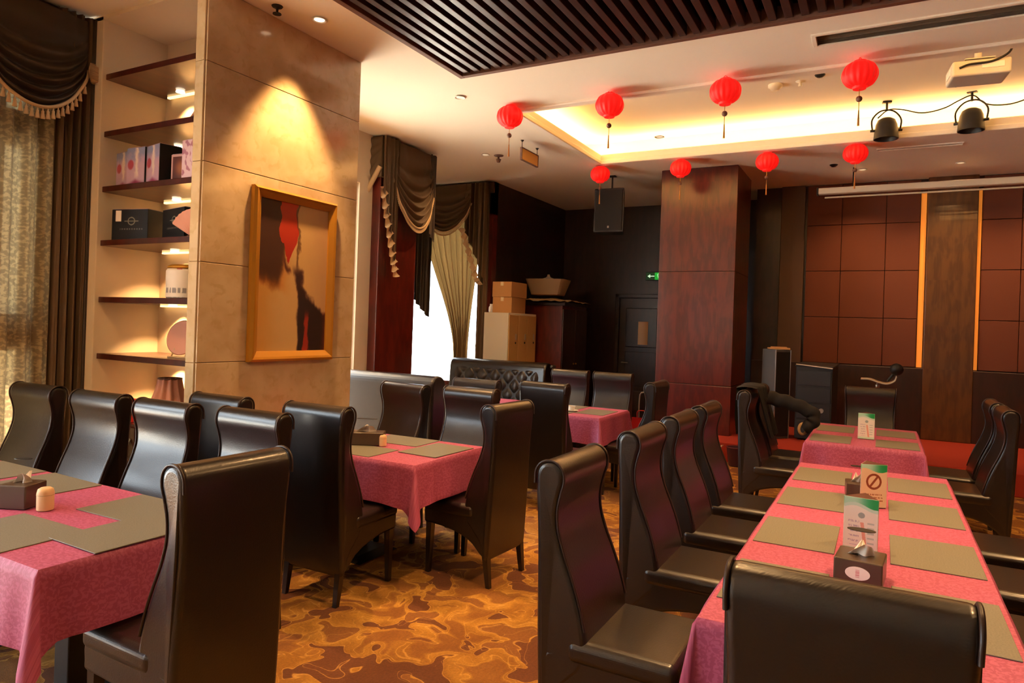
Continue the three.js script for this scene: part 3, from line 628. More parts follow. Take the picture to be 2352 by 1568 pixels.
// zigzag ruffle along a path
function ruffle(name, t, pts, w, mat, z) {
  const c = new THREE.CatmullRomCurve3(pts.map(([x, y]) => V3(x, y, z)));
  return mesh(name, sheet((u, v) => { const p = c.getPoint(v), a = v * 60; return [p.x + (u - 0.5) * w * (1 + 0.3 * Math.sin(a)), p.y + 0.012 * Math.sin(a + u * 3), p.z + 0.02 * Math.sin(a * 1.0 + u * 5)]; }, 6, 120), mat, t);
}
{ // window beside the camera: local x runs along -z of the room
  const t = thing('window_curtain', 'dark swagged curtain with tassels and patterned sheer at the left window', 'curtain', [-5.4, 0, -2.98], Math.PI / 2);
  pleats('side_drape', t, 0.0, -0.24, 3.78, 0.02, M.drape, 0.11, 0.022, 4);
  pleats('edge_drape', t, 0.03, -0.03, 3.78, 0.02, M.drapeDark, 0.12, 0.015, 1);
  mesh('pelmet', slab(-3.4, 3.36, 0.02, 0.0, 3.79, 0.075, 0.01), M.drapeDark, t);
  swag(t, -0.03, -0.78, 3.74, 0.36, 0.74, 6, M.drapeDark, 0.12, 22);
  swag(t, -0.72, -1.5, 3.74, 0.36, 0.74, 6, M.drapeDark, 0.12, 22);
  swag(t, -1.44, -2.22, 3.74, 0.36, 0.74, 6, M.drapeDark, 0.12);
  pleats('sheer_panel', t, -0.2, -1.4, 3.5, 0.03, M.sheer, 0.05, 0.028, 9);
  ruffle('cord_tail', t, [[0.0, 3.42], [-0.01, 3.36], [0.012, 3.3]], 0.07, M.trimGold, 0.16);
}
function slabLocal(x0, y0, z0, x1, y1, z1, r) { return slab(x0, y0, z0, x1, y1, z1, r); }
{ // drapery round the red wall column: one face to the room, one toward the camera
  const t = thing('column_drapery', 'brown swag drapery with fringed tails wrapped round the red wall column', 'curtain', [-5.3, 0, -6.38], Math.PI / 2);
  const P = M.drape;
  mesh('heading', [slab(-0.02, 3.3, 0.0, 1.0, 3.79, 0.03, 0.01), slab(-0.03, 3.3, -0.62, 0.0, 3.79, 0.03, 0.01)], P, t);
  swag(t, 0.16, 1.02, 3.77, 0.42, 1.0, 6, P, 0.045);
  pleats('corner_tail', t, -0.05, 0.24, 3.78, (u) => 3.15 - 0.95 * u, P, 0.075, 0.024, 4);
  ruffle('tail_ruffle', t, [[-0.06, 3.16], [0.0, 2.92], [0.06, 2.72], [0.12, 2.5], [0.18, 2.3], [0.23, 2.14]], 0.11, M.trimGold, 0.09);
  pleats('end_tail', t, 0.9, 1.04, 3.78, (u) => 2.75 - 0.1 * u, M.drapeDark, 0.07, 0.018, 2);
  // return face, looking toward the camera
  const back = sheet((u, v) => { const k = 4 * u * (1 - u); return [-0.035 - 0.03 * k - 0.012 * Math.sin(v * 30) * k, 3.77 - v * (0.35 + 1.1 * Math.pow(1 - u, 1.0)), 0.02 - 0.62 * (1 - u)]; }, 24, 40);
  mesh('return_swag', back, P, t);
  mesh('return_braid', tube(Array.from({ length: 14 }, (_, i) => { const u = i / 13, k = 4 * u * (1 - u); return [-0.045 - 0.03 * k, 3.77 - (0.35 + 1.1 * Math.pow(1 - u, 1.0)), 0.02 - 0.62 * (1 - u)]; }), 0.03), M.trimGold, t);
}
{ // bay window curtain with sheer tied back
  const t = thing('bay_curtain', 'brown swag curtain over gathered gold sheer tied back at the bay window', 'curtain', [0, 0, -9.08]);
  mesh('rail', slab(-6.9, 3.62, 0.0, -5.3, 3.78, 0.05, 0.01), M.drape, t);
  pleats('left_tail', t, -6.72, -6.36, 3.74, (u) => 2.0 - 0.35 * u, M.drapeDark, 0.13, 0.03, 4);
  pleats('right_tail', t, -5.74, -5.32, 3.76, (u) => 3.05 - 0.85 * u, M.drape, 0.14, 0.035, 5);
  pleats('right_drape', t, -5.5, -5.33, 3.76, 0.1, M.drape, 0.09, 0.02, 2);
  swag(t, -6.5, -5.62, 3.75, 0.3, 0.74, 6, M.drape, 0.14);
  ruffle('right_ruffle', t, [[-5.76, 3.06], [-5.66, 2.8], [-5.55, 2.5], [-5.46, 2.26], [-5.4, 2.2]], 0.09, M.trimGold, 0.19);
  ruffle('left_ruffle', t, [[-6.8, 3.1], [-6.78, 2.8], [-6.74, 2.5], [-6.72, 2.25], [-6.68, 2.02]], 0.1, M.trimGold, 0.19);
  const narrow = (u, v, x) => { const c = -5.78, k = smooth(0, 1, v), w = 1 - 0.8 * k; return c + (x - (-6.02)) * w - 0.24 * (1 - k); };
  pleats('tied_sheer', t, -6.6, -5.45, 3.5, 1.03, M.sheerGold, 0.08, 0.03, 9, narrow);
  mesh('tie_band', at(new THREE.TorusGeometry(0.12, 0.02, 8, 28), -5.78, 1.03, 0.08, Math.PI / 2), M.trimGold, t);
  pleats('sheer_skirt', t, -5.9, -5.66, 1.02, 0.05, M.sheerGold, 0.08, 0.02, 5);
}

// ------------------------------------------------------------------ sofas, locker, wardrobe and clutter
function tuft(w, h, nx, ny, d) {        // buttoned upholstery face, centred, z outward
  return sheet((u, v) => {
    const a = u * nx, b = v * ny, s = Math.abs(Math.cos(Math.PI * (a + b) / 1)) * Math.abs(Math.cos(Math.PI * (a - b) / 1));
    const e = Math.min(1, Math.min(u, 1 - u, v, 1 - v) * 12);
    return [(u - 0.5) * w, (v - 0.5) * h, d * Math.pow(s + 0.02, 0.35) * e];
  }, nx * 14, ny * 14);
}
function sofa(label, L, pos, turn) {
  const t = thing('booth_sofa', label, 'sofa', pos, turn);
  mesh('base', rbox(L, 0.3, 0.66, 0.03, 0, 0.22, 0.03), M.leather, t);
  mesh('seat', rbox(L - 0.04, 0.14, 0.56, 0.06, 0, 0.42, 0.1), M.leather, t);
  mesh('backrest', (() => { const g = []; const s = new THREE.Shape(); s.moveTo(-0.36, 0.06); s.lineTo(-0.36, 0.98); s.quadraticCurveTo(-0.36, 1.07, -0.28, 1.07); s.quadraticCurveTo(-0.18, 1.07, -0.18, 0.97); s.lineTo(-0.14, 0.45); s.lineTo(-0.14, 0.06); const e = new THREE.ExtrudeGeometry(s, { depth: L - 0.06, bevelEnabled: true, bevelSize: 0.025, bevelThickness: 0.03, bevelSegments: 3, curveSegments: 8 }); e.rotateY(-Math.PI / 2).translate((L - 0.06) / 2, 0, 0); return metric(e); })(), M.leather, t);
  const tf = mesh('tufted_panel', at(tuft(L - 0.06, 0.5, Math.round(L / 0.22), 2, 0.045), 0, 0.75, -0.16, -0.07), M.leather, t);
  const btn = new THREE.SphereGeometry(0.013, 8, 6);
  for (let i = 0; i < Math.round(L / 0.22); i++) for (let j = 0; j < 2; j++) mesh('button', btn, M.piping, tf).position.set(-L / 2 + 0.03 + (i + 0.5) * (L - 0.06) / Math.round(L / 0.22), 0.62 + j * 0.25, -0.14 - j * 0.02);
  mesh('top_pleats', (() => { const g = []; for (let i = 0; i < L / 0.11; i++) g.push(at(new THREE.CapsuleGeometry(0.028, 0.07, 3, 8), -L / 2 + 0.07 + i * 0.11, 1.045, -0.27, Math.PI / 2)); return g; })(), M.leather, t).userData.kind = 'stuff';
  for (const x of [-1, 1]) for (const z of [-0.26, 0.3]) mesh('leg', at(new THREE.CylinderGeometry(0.028, 0.02, 0.08, 12), x * (L / 2 - 0.1), 0.04, z), M.legWood, t);
  return t;
}
sofa('dark leather booth sofa with its plain back to the room, beside the marble partition', 1.62, [-4.43, 0, -5.57], Math.PI);
sofa('button-tufted dark leather sofa facing the room before the white locker', 1.55, [-4.78, 0, -8.22], 0);
{
  const t = thing('locker', 'white metal locker carrying cardboard boxes beside the bay curtain', 'locker', [-5.1, 0, -9.36]);
  mesh('carcass', rbox(0.42, 1.74, 0.92, 0.006, 0, 0.91, 0), M.offWhite, t);
  mesh('plinth', rbox(0.4, 0.06, 0.9, 0.004, 0, 0.03, 0), M.greyBlack, t);
  for (let i = 0; i < 3; i++) {
    const d = mesh('door', rbox(0.014, 1.66, 0.29, 0.004, 0.215, 0.92, 0.3 - i * 0.3), std({ color: 0xc09a62, roughness: 0.5 }), t);
    mesh('handle', [rbox(0.018, 0.09, 0.022, 0.004, 0.228, 1.42, 0.24 - i * 0.3)], M.steel, d);
    mesh('lock', at(new THREE.CylinderGeometry(0.016, 0.016, 0.01, 12), 0.224, 1.33, 0.24 - i * 0.3, 0, 0, Math.PI / 2), M.greyBlack, d);
  }
  function carton(label, w, h, d, pos, turn) {
    const c = thing('cardboard_box', label, 'box', pos, turn);
    mesh('box', rbox(w, h, d, 0.004, 0, h / 2, 0), M.cardboard, c);
    mesh('tape', [rbox(0.05, 0.002, d * 1.001, 0.0005, 0, h + 0.001, 0), rbox(0.05, h * 0.25, 0.002, 0.0005, 0, h * 0.87, d / 2 + 0.001)], M.tape, c);
    mesh('flap', [rbox(w * 0.49, 0.004, d, 0.001, -w * 0.25, h + 0.001, 0), rbox(w * 0.49, 0.004, d, 0.001, w * 0.25, h + 0.001, 0)], M.cardboard, c);
    return c;
  }
  carton('lower cardboard box on the white locker', 0.32, 0.235, 0.5, [-5.07, 1.78, -9.24], 0.05);
  carton('upper cardboard box on the locker, stacked on the lower one', 0.33, 0.225, 0.5, [-5.065, 2.02, -9.235], 0);
  const m = thing('white_jug', 'white jug and folded cloth beside the cartons on the locker', 'jug', [-5.27, 1.78, -9.05]);
  mesh('body', lathe([[0.001, 0], [0.04, 0], [0.046, 0.02], [0.044, 0.08], [0.028, 0.11], [0.032, 0.13], [0.028, 0.13], [0.001, 0.1]], 20), M.white, m);
  mesh('handle', tube([[0.03, 0.11, 0.02], [0.03, 0.1, 0.06], [0.03, 0.05, 0.065], [0.03, 0.03, 0.035]], 0.006, 20, 6), M.white, m);
}
{
  const t = thing('wardrobe', 'tall dark red wooden wardrobe right of the white locker', 'wardrobe', [-4.87, 0, -10.4]);
  mesh('carcass', rbox(0.8, 1.93, 1.0, 0.008, 0, 0.985, 0), M.redWood, t);
  mesh('plinth', rbox(0.78, 0.05, 0.96, 0.004, 0, 0.025, 0), M.darkWood, t);
  mesh('cornice', rbox(0.88, 0.05, 1.08, 0.012, 0.02, 1.96, 0), M.darkWood, t);
  for (const z of [-0.25, 0.25]) { const d = mesh('door', rbox(0.02, 1.8, 0.48, 0.006, 0.41, 0.98, z), M.darkWood, t); mesh('knob', at(new THREE.SphereGeometry(0.014, 12, 8), 0.428, 1.0, z > 0 ? 0.05 : -0.05), M.brass, d); }
  const b = thing('storage_tub', 'open beige tub with a knobbed lid on top of the wardrobe', 'tub', [-4.9, 2.1, -10.25], 0.1);
  mesh('tub', sheet((u, v) => { const a = u * 6.2832 + 0.785, k = 0.2 + 0.07 * v, c = Math.cos(a), s = Math.sin(a), q = Math.pow(Math.pow(Math.abs(c), 6) + Math.pow(Math.abs(s), 6), -1 / 6); return [c * q * k * 1.25, 0.02 + 0.25 * v, s * q * k]; }, 64, 8), std({ color: 0xb09878, roughness: 0.6, side: THREE.DoubleSide }), b);
  mesh('bottom', rbox(0.46, 0.02, 0.36, 0.006, 0, 0.02, 0), M.cardboard, b);
  mesh('lid', lathe([[0.001, 0.36], [0.02, 0.355], [0.025, 0.33], [0.04, 0.31], [0.15, 0.265], [0.19, 0.25], [0.001, 0.25]], 28), M.offWhite, b);
  const c = thing('folded_cloth', 'crumpled pale cloth spread over the wardrobe top under the tub', 'cloth', [-4.86, 1.99, -10.35]);
  mesh('cloth', sheet((u, v) => { const x = (u - 0.5) * 0.92, z = (v - 0.5) * 1.16, n = fbm(u, v, 5, 3); const over = smooth(0.42, 0.5, Math.max(Math.abs(u - 0.5), Math.abs(v - 0.5))); return [x, 0.035 + 0.035 * n - 0.02 * over + 0.05 * smooth(0.3, 0, Math.hypot(u - 0.5, v - 0.5)), z]; }, 40, 40), std({ color: 0xa8926a, roughness: 0.9, side: THREE.DoubleSide }), c);
}
{
  const t = thing('luggage_trolley', 'upright trolley frame holding a bright red bag near the column', 'trolley', [-2.36, 0, -7.62]);
  mesh('handle', tube([[-0.07, 0.1, 0], [-0.07, 0.84, 0], [-0.06, 0.87, 0], [0.06, 0.87, 0], [0.07, 0.84, 0], [0.07, 0.1, 0]], 0.008, 60), M.steel, t);
  mesh('plate', rbox(0.24, 0.015, 0.2, 0.004, 0, 0.1, 0.08), M.steel, t);
  for (const x of [-0.11, 0.11]) mesh('wheel', at(new THREE.CylinderGeometry(0.05, 0.05, 0.025, 20), x, 0.05, -0.01, 0, 0, Math.PI / 2), M.black, t);
  const b = thing('red_bag', 'bright red shopping bag standing on the trolley plate', 'bag', [-2.36, 0.11, -7.53]);
  mesh('bag', sheet((u, v) => { const a = u * 6.2832, c = Math.cos(a), s = Math.sin(a), q = Math.pow(Math.pow(Math.abs(c), 5) + Math.pow(Math.abs(s), 5), -0.2), w = 0.13 + 0.01 * Math.sin(v * 9 + a * 3), d = 0.075 * (1 - 0.35 * v); return [c * q * w, 0.48 * v + 0.002, s * q * d]; }, 48, 16), std({ color: 0xc41828, roughness: 0.6, side: THREE.DoubleSide }), b);
  mesh('strap', [tube([[-0.05, 0.47, 0.045], [-0.05, 0.56, 0.03], [0.05, 0.56, 0.03], [0.05, 0.47, 0.045]], 0.006, 24, 6), rbox(0.2, 0.01, 0.11, 0.004, 0, 0.005, 0)], std({ color: 0xa01020, roughness: 0.6 }), b);
}
{ // by the stage riser
  const t = thing('waste_bin', 'small dark maroon bin against the stage riser by the column', 'bin', [-1.5, 0, -8.52]);
  mesh('bucket', lathe([[0.001, 0.005], [0.085, 0.005], [0.09, 0.01], [0.115, 0.22], [0.12, 0.225], [0.112, 0.228], [0.082, 0.02], [0.001, 0.02]], 28), std({ color: 0x3a1024, roughness: 0.5 }), t);
  mesh('rim', at(new THREE.TorusGeometry(0.116, 0.006, 8, 32), 0, 0.226, 0, Math.PI / 2), M.maroon, t);
  const b = thing('water_bottle', 'small bottle with a white crumpled cap bag left of the maroon bin', 'bottle', [-1.74, 0, -8.56]);
  mesh('body', lathe([[0.001, 0], [0.032, 0], [0.034, 0.01], [0.034, 0.13], [0.014, 0.165], [0.014, 0.18], [0.001, 0.18]], 20), std({ color: 0x9a8aa0, roughness: 0.3 }), b);
  mesh('paper_cap', sheet((u, v) => { const a = u * 6.2832, r = 0.02 + 0.05 * v + 0.012 * Math.sin(a * 5 + v * 4); return [Math.cos(a) * r, 0.17 + 0.05 * v + 0.01 * Math.cos(a * 3), Math.sin(a) * r]; }, 36, 8), M.tissue, b);
}
// stage equipment
{
  const t = thing('stage_speaker', 'tall grey-sided loudspeaker standing on the stage beside the column', 'speaker', [-1.23, 0.24, -9.62], 0.8);
  mesh('cabinet', rbox(0.24, 1.16, 0.26, 0.012, 0, 0.58, 0), std({ color: 0x56585a, roughness: 0.5 }), t);
  mesh('grille', rbox(0.215, 1.1, 0.016, 0.006, 0, 0.58, 0.133), M.black, t);
  mesh('edge_trim', [rbox(0.014, 1.15, 0.02, 0.004, -0.114, 0.58, 0.136), rbox(0.01, 1.15, 0.02, 0.004, 0.115, 0.58, 0.136)], M.steel, t);
  const w = thing('wood_offcut', 'small brown wooden board lying on top of the stage speaker', 'board', [-1.2, 1.4, -9.6], 0.3);
  mesh('board', rbox(0.26, 0.022, 0.16, 0.004, 0, 0.011, 0), M.cardboard, w);
  mesh('batten', rbox(0.2, 0.012, 0.03, 0.003, 0, 0.028, 0), M.cardboard, w);
  const d = thing('equipment_rack', 'low black equipment rack with a pale-edged lid beside the stage speaker', 'rack', [-0.74, 0.24, -9.78], -0.1);
  mesh('carcass', rbox(0.44, 0.94, 0.4, 0.01, 0, 0.49, 0), M.black, d);
  for (let i = 0; i < 4; i++) mesh('drawer', rbox(0.4, 0.19, 0.014, 0.004, 0, 0.16 + i * 0.215, 0.2), M.greyBlack, d);
  mesh('lid', at(rbox(0.46, 0.02, 0.42, 0.006), 0, 0.975, 0, 0.08), M.greyBlack, d);
  mesh('lid_edge', at(rbox(0.44, 0.012, 0.012, 0.003), 0, 0.962, 0.212, 0, 0, -0.08), M.offWhite, d);
  mesh('dial', at(new THREE.CylinderGeometry(0.03, 0.03, 0.02, 18), 0.1, 0.4, 0.215, Math.PI / 2), M.steel, d);
  for (const x of [-0.17, 0.17]) for (const z of [-0.14, 0.14]) mesh('foot', at(new THREE.CylinderGeometry(0.02, 0.02, 0.024, 10), x, 0.012, z), M.black, d);
  const s = thing('microphone_stand', 'slim stand with curved pale tray and round black head behind the end chair', 'stand', [-0.04, 0.24, -9.0], 0);
  mesh('pole', [rod([0, 0.03, 0], [0, 0.83, 0], 0.011)], M.steel, s);
  mesh('collar', lathe([[0.012, 0.75], [0.026, 0.79], [0.026, 0.81], [0.012, 0.82]], 16), M.steel, s);
  mesh('base', lathe([[0.001, 0], [0.14, 0], [0.14, 0.015], [0.02, 0.035], [0.001, 0.035]], 28), M.black, s);
  mesh('tray', (() => { const c = new THREE.CatmullRomCurve3([V3(-0.17, 0.88, 0), V3(-0.08, 0.88, 0), V3(0.02, 0.85, 0), V3(0.1, 0.84, 0), V3(0.17, 0.875, 0), V3(0.19, 0.93, 0)]); return [sheet((u, v) => { const p = c.getPoint(v); return [p.x, p.y, (u - 0.5) * 0.26]; }, 6, 30), sheet((u, v) => { const p = c.getPoint(v); return [p.x, p.y - 0.012, (0.5 - u) * 0.26]; }, 6, 30), tube([[-0.17, 0.875, 0.13], [-0.08, 0.875, 0.13], [0.02, 0.845, 0.13], [0.1, 0.835, 0.13], [0.17, 0.87, 0.13], [0.19, 0.925, 0.13]], 0.008)]; })(), std({ color: 0xbcae98, roughness: 0.4, side: THREE.DoubleSide }), s);
  mesh('head', [at(new THREE.SphereGeometry(0.07, 22, 16), 0.19, 1.0, 0.02), rod([0.1, 0.86, 0.02], [0.17, 0.96, 0.02], 0.016)], M.black, s);
}

// ------------------------------------------------------------------ high-backed leather dining chairs
// a closed side outline (z, y) swept across the width with rounded side edges
function sweepX(outline, halfAt, r, steps = 5) {
  let area = 0;
  outline.forEach((p, i) => { const q = outline[(i + 1) % outline.length]; area += p.x * q.y - q.x * p.y; });
  const pts = area < 0 ? [...outline].reverse() : outline, n = pts.length;
  const nor = pts.map((p, i) => { const a = pts[(i + n - 1) % n], b = pts[(i + 1) % n], d = V2(b.x - a.x, b.y - a.y).normalize(); return V2(d.y, -d.x); });
  const rings = [];
  for (let s = 0; s <= steps; s++) { const a = s / steps * Math.PI / 2; rings.push([-1, r * (1 - Math.sin(a)), r * (1 - Math.cos(Math.PI / 2 - a) * 0) - r * Math.sin(a) * 0, a]); }
  const ring = (side, a) => pts.map((p, i) => {
    const inset = r * (1 - Math.sin(a)), x = side * (halfAt(p.y) - r * (1 - Math.cos(a)));
    return [x, p.y - nor[i].y * inset, p.x - nor[i].x * inset];
  });
  const all = [];
  for (let s = 0; s <= steps; s++) all.push(ring(-1, s / steps * Math.PI / 2));
  for (let s = steps; s >= 0; s--) all.push(ring(1, s / steps * Math.PI / 2));
  const pos = [], idx = [], uv = [];
  // a = 0 is the cap (x at full half width, outline inset), a = 90 deg is the body edge
  const fix = all.map((R, k) => R);
  fix.forEach((R) => R.forEach((p, i) => { pos.push(...p); uv.push(p[0] + p[2], p[1]); }));
  for (let k = 0; k + 1 < fix.length; k++) for (let i = 0; i < n; i++) {
    const a = k * n + i, b = k * n + (i + 1) % n, c = a + n, d = b + n;
    idx.push(a, c, b, b, c, d);
  }
  const body = new THREE.BufferGeometry();
  body.setAttribute('position', new THREE.Float32BufferAttribute(pos, 3));
  body.setAttribute('uv', new THREE.Float32BufferAttribute(uv, 2));
  body.setIndex(idx);
  body.computeVertexNormals();
  const caps = [];
  for (const [R, flip] of [[fix[0], true], [fix.at(-1), false]]) {
    const tri = THREE.ShapeUtils.triangulateShape(R.map((p) => V2(p[2], p[1])), []);
    const g = new THREE.BufferGeometry();
    g.setAttribute('position', new THREE.Float32BufferAttribute(R.flat(), 3));
    g.setAttribute('uv', new THREE.Float32BufferAttribute(R.flatMap((p) => [p[2], p[1]]), 2));
    g.setIndex(tri.flatMap(([a, b, c]) => (flip ? [a, b, c] : [a, c, b])));
    g.computeVertexNormals();
    const nx = g.attributes.normal.getX(0), want = flip ? -1 : 1;
    if (nx * want < 0) { const ix = [...g.index.array]; for (let i = 0; i < ix.length; i += 3) [ix[i + 1], ix[i + 2]] = [ix[i + 2], ix[i + 1]]; g.setIndex(ix); g.computeVertexNormals(); }
    caps.push(g);
  }
  // outward check of the body
  const N = body.attributes.normal, P = body.attributes.position;
  let out = 0;
  const mid = Math.floor(fix.length / 2) * n;
  for (let i = 0; i < n; i++) out += N.getZ(mid + i) * nor[i].x + N.getY(mid + i) * nor[i].y;
  if (out < 0) { const ix = [...body.index.array]; for (let i = 0; i < ix.length; i += 3) [ix[i + 1], ix[i + 2]] = [ix[i + 2], ix[i + 1]]; body.setIndex(ix); body.computeVertexNormals(); }
  return join([body, ...caps]);
}
const closed = (list, n) => new THREE.CatmullRomCurve3(list.map(([z, y]) => V3(z, y, 0)), true, 'centripetal').getPoints(n).slice(0, -1).map((p) => V2(p.x, p.y));
const BACK = [[-0.06, 0.44], [-0.07, 0.52], [-0.092, 0.60], [-0.125, 0.69], [-0.163, 0.78], [-0.187, 0.86], [-0.19, 0.93], [-0.178, 0.99], [-0.166, 1.035], [-0.172, 1.075], [-0.195, 1.1], [-0.225, 1.107], [-0.256, 1.098], [-0.277, 1.07], [-0.281, 1.02], [-0.276, 0.9], [-0.268, 0.7], [-0.26, 0.5], [-0.252, 0.33], [-0.243, 0.19], [-0.235, 0.165], [-0.215, 0.165], [-0.2, 0.19], [-0.18, 0.26], [-0.12, 0.33], [-0.075, 0.38]];
function makeChair() {
  const t = thing('dining_chair', '', 'chair');
  const half = (y) => 0.213 + 0.012 * smooth(0.8, 1.1, y) + 0.008 * smooth(0.8, 0.45, y);
  mesh('backrest', sweepX(closed(BACK, 84), half, 0.022), M.leather, t);
  for (const s of [-1, 1]) {
    const edge = BACK.slice(1, 15).map(([z, y]) => [s * (half(y) - 0.004), y, z]);
    mesh('piping', tube(edge, 0.0055, 60, 6), M.piping, t);
  }
  const apron = closed([[0.245, 0.42], [0.25, 0.36], [0.245, 0.325], [0.2, 0.32], [0.1, 0.315], [-0.02, 0.295], [-0.12, 0.255], [-0.19, 0.195], [-0.225, 0.18], [-0.235, 0.22], [-0.23, 0.32], [-0.22, 0.42], [0, 0.43]], 60);
  mesh('apron', sweepX(apron, () => 0.219, 0.015, 4), M.leather, t);
  mesh('seat', (() => {
    const g = new RoundedBoxGeometry(0.455, 0.085, 0.4, 5, 0.032);
    g.translate(0, 0.44, 0.062);
    const p = g.attributes.position;
    for (let i = 0; i < p.count; i++) if (p.getY(i) > 0.45) { const x = p.getX(i) / 0.23, z = (p.getZ(i) - 0.062) / 0.21; p.setY(i, p.getY(i) + 0.016 * Math.max(0, (1 - x * x) * (1 - z * z))); }
    g.computeVertexNormals();
    return metric(g);
  })(), M.leather, t);
  const leg = (x, z0, z1, top) => {
    const g = new THREE.CylinderGeometry(0.03, 0.019, top, 4, 1);
    g.rotateY(Math.PI / 4).translate(0, top / 2, 0);
    const p = g.attributes.position;
    for (let i = 0; i < p.count; i++) { const k = 1 - p.getY(i) / top; p.setX(i, p.getX(i) + x); p.setZ(i, p.getZ(i) + z0 + (z1 - z0) * k); }
    const n = plain(g);
    n.computeVertexNormals();
    return n;
  };
  for (const x of [-0.19, 0.19]) { mesh('leg', leg(x, 0.215, 0.222, 0.34), M.legWood, t); mesh('leg', leg(x, -0.215, -0.245, 0.24), M.legWood, t); }
  return t;
}
const chair0 = makeChair();
let chairUsed = false;
function chair(x, z, turn, label, group) {
  if (!chairUsed) { chairUsed = true; chair0.position.set(x, 0, z); chair0.rotation.y = turn; Object.assign(chair0.userData, { label, group }); return chair0; }
  return dup(chair0, label, [x, 0, z], turn, group);
}
const PI = Math.PI, D = 'brown leather chair';
// left table, far side (facing the camera), its right end
chair(-4.79, -2.22, 0.03, `${D} nearest the left curtain on the far side of the left table`, 'chairs round the left table');
chair(-4.12, -2.23, 0.03, `${D} second from the curtain on the far side of the left table`, 'chairs round the left table');
chair(-3.48, -2.22, 0.03, `${D} third from the curtain on the left table's far side`, 'chairs round the left table');
chair(-2.86, -2.28, 0.02, `${D} last before the aisle on the far side of the left table`, 'chairs round the left table');
chair(-2.2, -1.64, -PI / 2 - 0.02, `large foreground ${D} turned to the left table's end, its back to the aisle`, 'chairs round the left table');
// middle table
chair(-3.55, -3.07, PI, `${D} hidden behind the left table row, before the marble wall`, 'chairs round the middle table');
chair(-2.81, -3.13, PI + 0.02, `${D} with its back turned, on the near side of the middle table`, 'chairs round the middle table');
chair(-2.28, -3.8, -PI / 2 - 0.07, `${D} at the aisle end of the middle table, all four legs showing`, 'chairs round the middle table');
chair(-3.33, -4.14, -0.12, `shadowed ${D} on the middle table's far side, before the booth sofa`, 'chairs round the middle table');
chair(-2.75, -4.24, 0.02, `${D} with a pale window reflection on the far side of the middle table`, 'chairs round the middle table');
// far middle table
chair(-3.15, -5.42, PI, `${D} standing behind the reflective one, back to the room at the far table`, 'chairs round the far table');
chair(-2.58, -5.62, PI, `${D} whose straight back is lit golden, near side of the far table`, 'chairs round the far table');
chair(-3.16, -7.07, 0, `left one of two ${D}s facing the room behind the far table`, 'chairs round the far table');
chair(-2.63, -7.04, 0, `right one of two ${D}s facing the room behind the far table`, 'chairs round the far table');
chair(-2.1, -6.4, -PI / 2, `${D} seen side-on before the red column at the far table's end`, 'chairs round the far table');
// long right table
const left = [-2.47, -3.35, -4.06, -4.75], nth = ['first', 'second', 'third', 'fourth'];
left.forEach((z, i) => chair(-0.82, z, PI / 2, `${D}, ${nth[i]} from the camera along the left side of the long right table`, 'chairs along the long table'));
[-2.5, -3.25, -3.95, -4.6].forEach((z, i) => chair(0.68, z, -PI / 2, `${D}, ${nth[i]} from the camera on the right side of the long right table`, 'chairs along the long table'));
chair(-0.05, -1.74, PI, `foreground ${D} with its back to the camera at the long table's near end`, 'chairs along the long table');
// second right table toward the stage
chair(-0.8, -6.3, PI / 2, `nearer ${D} on the left side of the table by the stage`, 'chairs by the stage');
chair(-0.8, -6.9, PI / 2, `farther ${D} on the left side of the table by the stage`, 'chairs by the stage');
chair(0.6, -6.22, -PI / 2, `nearer ${D} on the right side of the table by the stage`, 'chairs by the stage');
chair(0.6, -6.86, -PI / 2, `farther ${D} on the right side of the table by the stage`, 'chairs by the stage');
chair(-0.09, -7.37, 0, `${D} with golden lit top at the stage end of the far right table`, 'chairs by the stage');
// black jacket slung over one of them
{
  const t = thing('jacket', 'black jacket slung over the chair by the stage table, one sleeve bent', 'jacket', [-0.8, 0, -6.42]);
  const cm = std({ color: 0x0f0d0c, roughness: 0.85, side: THREE.DoubleSide });
  mesh('shell', sheet((u, v) => {
    const s = v * 1.0, top = 0.2, x = s < 0.45 ? -0.3 : s < 0.55 ? -0.3 + (s - 0.45) * 1.6 : -0.13 + (s - 0.55) * 0.25;
    const y = s < 0.45 ? 0.72 + s * 0.9 : s < 0.55 ? 1.125 + 0.012 * Math.sin((s - 0.45) * 31) : 1.125 - (s - 0.55) * 0.95;
    return [x + 0.015 * Math.sin(u * 22 + v * 5), y + 0.01 * Math.sin(u * 17), (u - 0.5) * 0.44 * (1 + 0.1 * Math.sin(v * 9)) ];
  }, 30, 40), cm, t);
  const c = new THREE.CatmullRomCurve3([V3(-0.06, 1.04, 0.1), V3(0.06, 1.02, 0.1), V3(0.19, 0.985, 0.1), V3(0.3, 0.93, 0.1), V3(0.3, 0.86, 0.1), V3(0.23, 0.8, 0.1)]);
  mesh('sleeve', sheet((u, v) => {
    const p = c.getPoint(v), q = c.getTangent(v), nx = V3(-q.y, q.x, 0).normalize(), a = u * 6.2832, r = 0.062 - 0.012 * v + 0.006 * Math.sin(v * 34 + a);
    return [p.x + nx.x * Math.cos(a) * r, p.y + nx.y * Math.cos(a) * r, p.z + Math.sin(a) * r * 0.9];
  }, 28, 60), cm, t);
  mesh('cuff', at(new THREE.TorusGeometry(0.046, 0.012, 8, 24), 0.225, 0.797, 0.1, 0, 0.9, 0.3), std({ color: 0x9c7c50, roughness: 0.8 }), t);
}

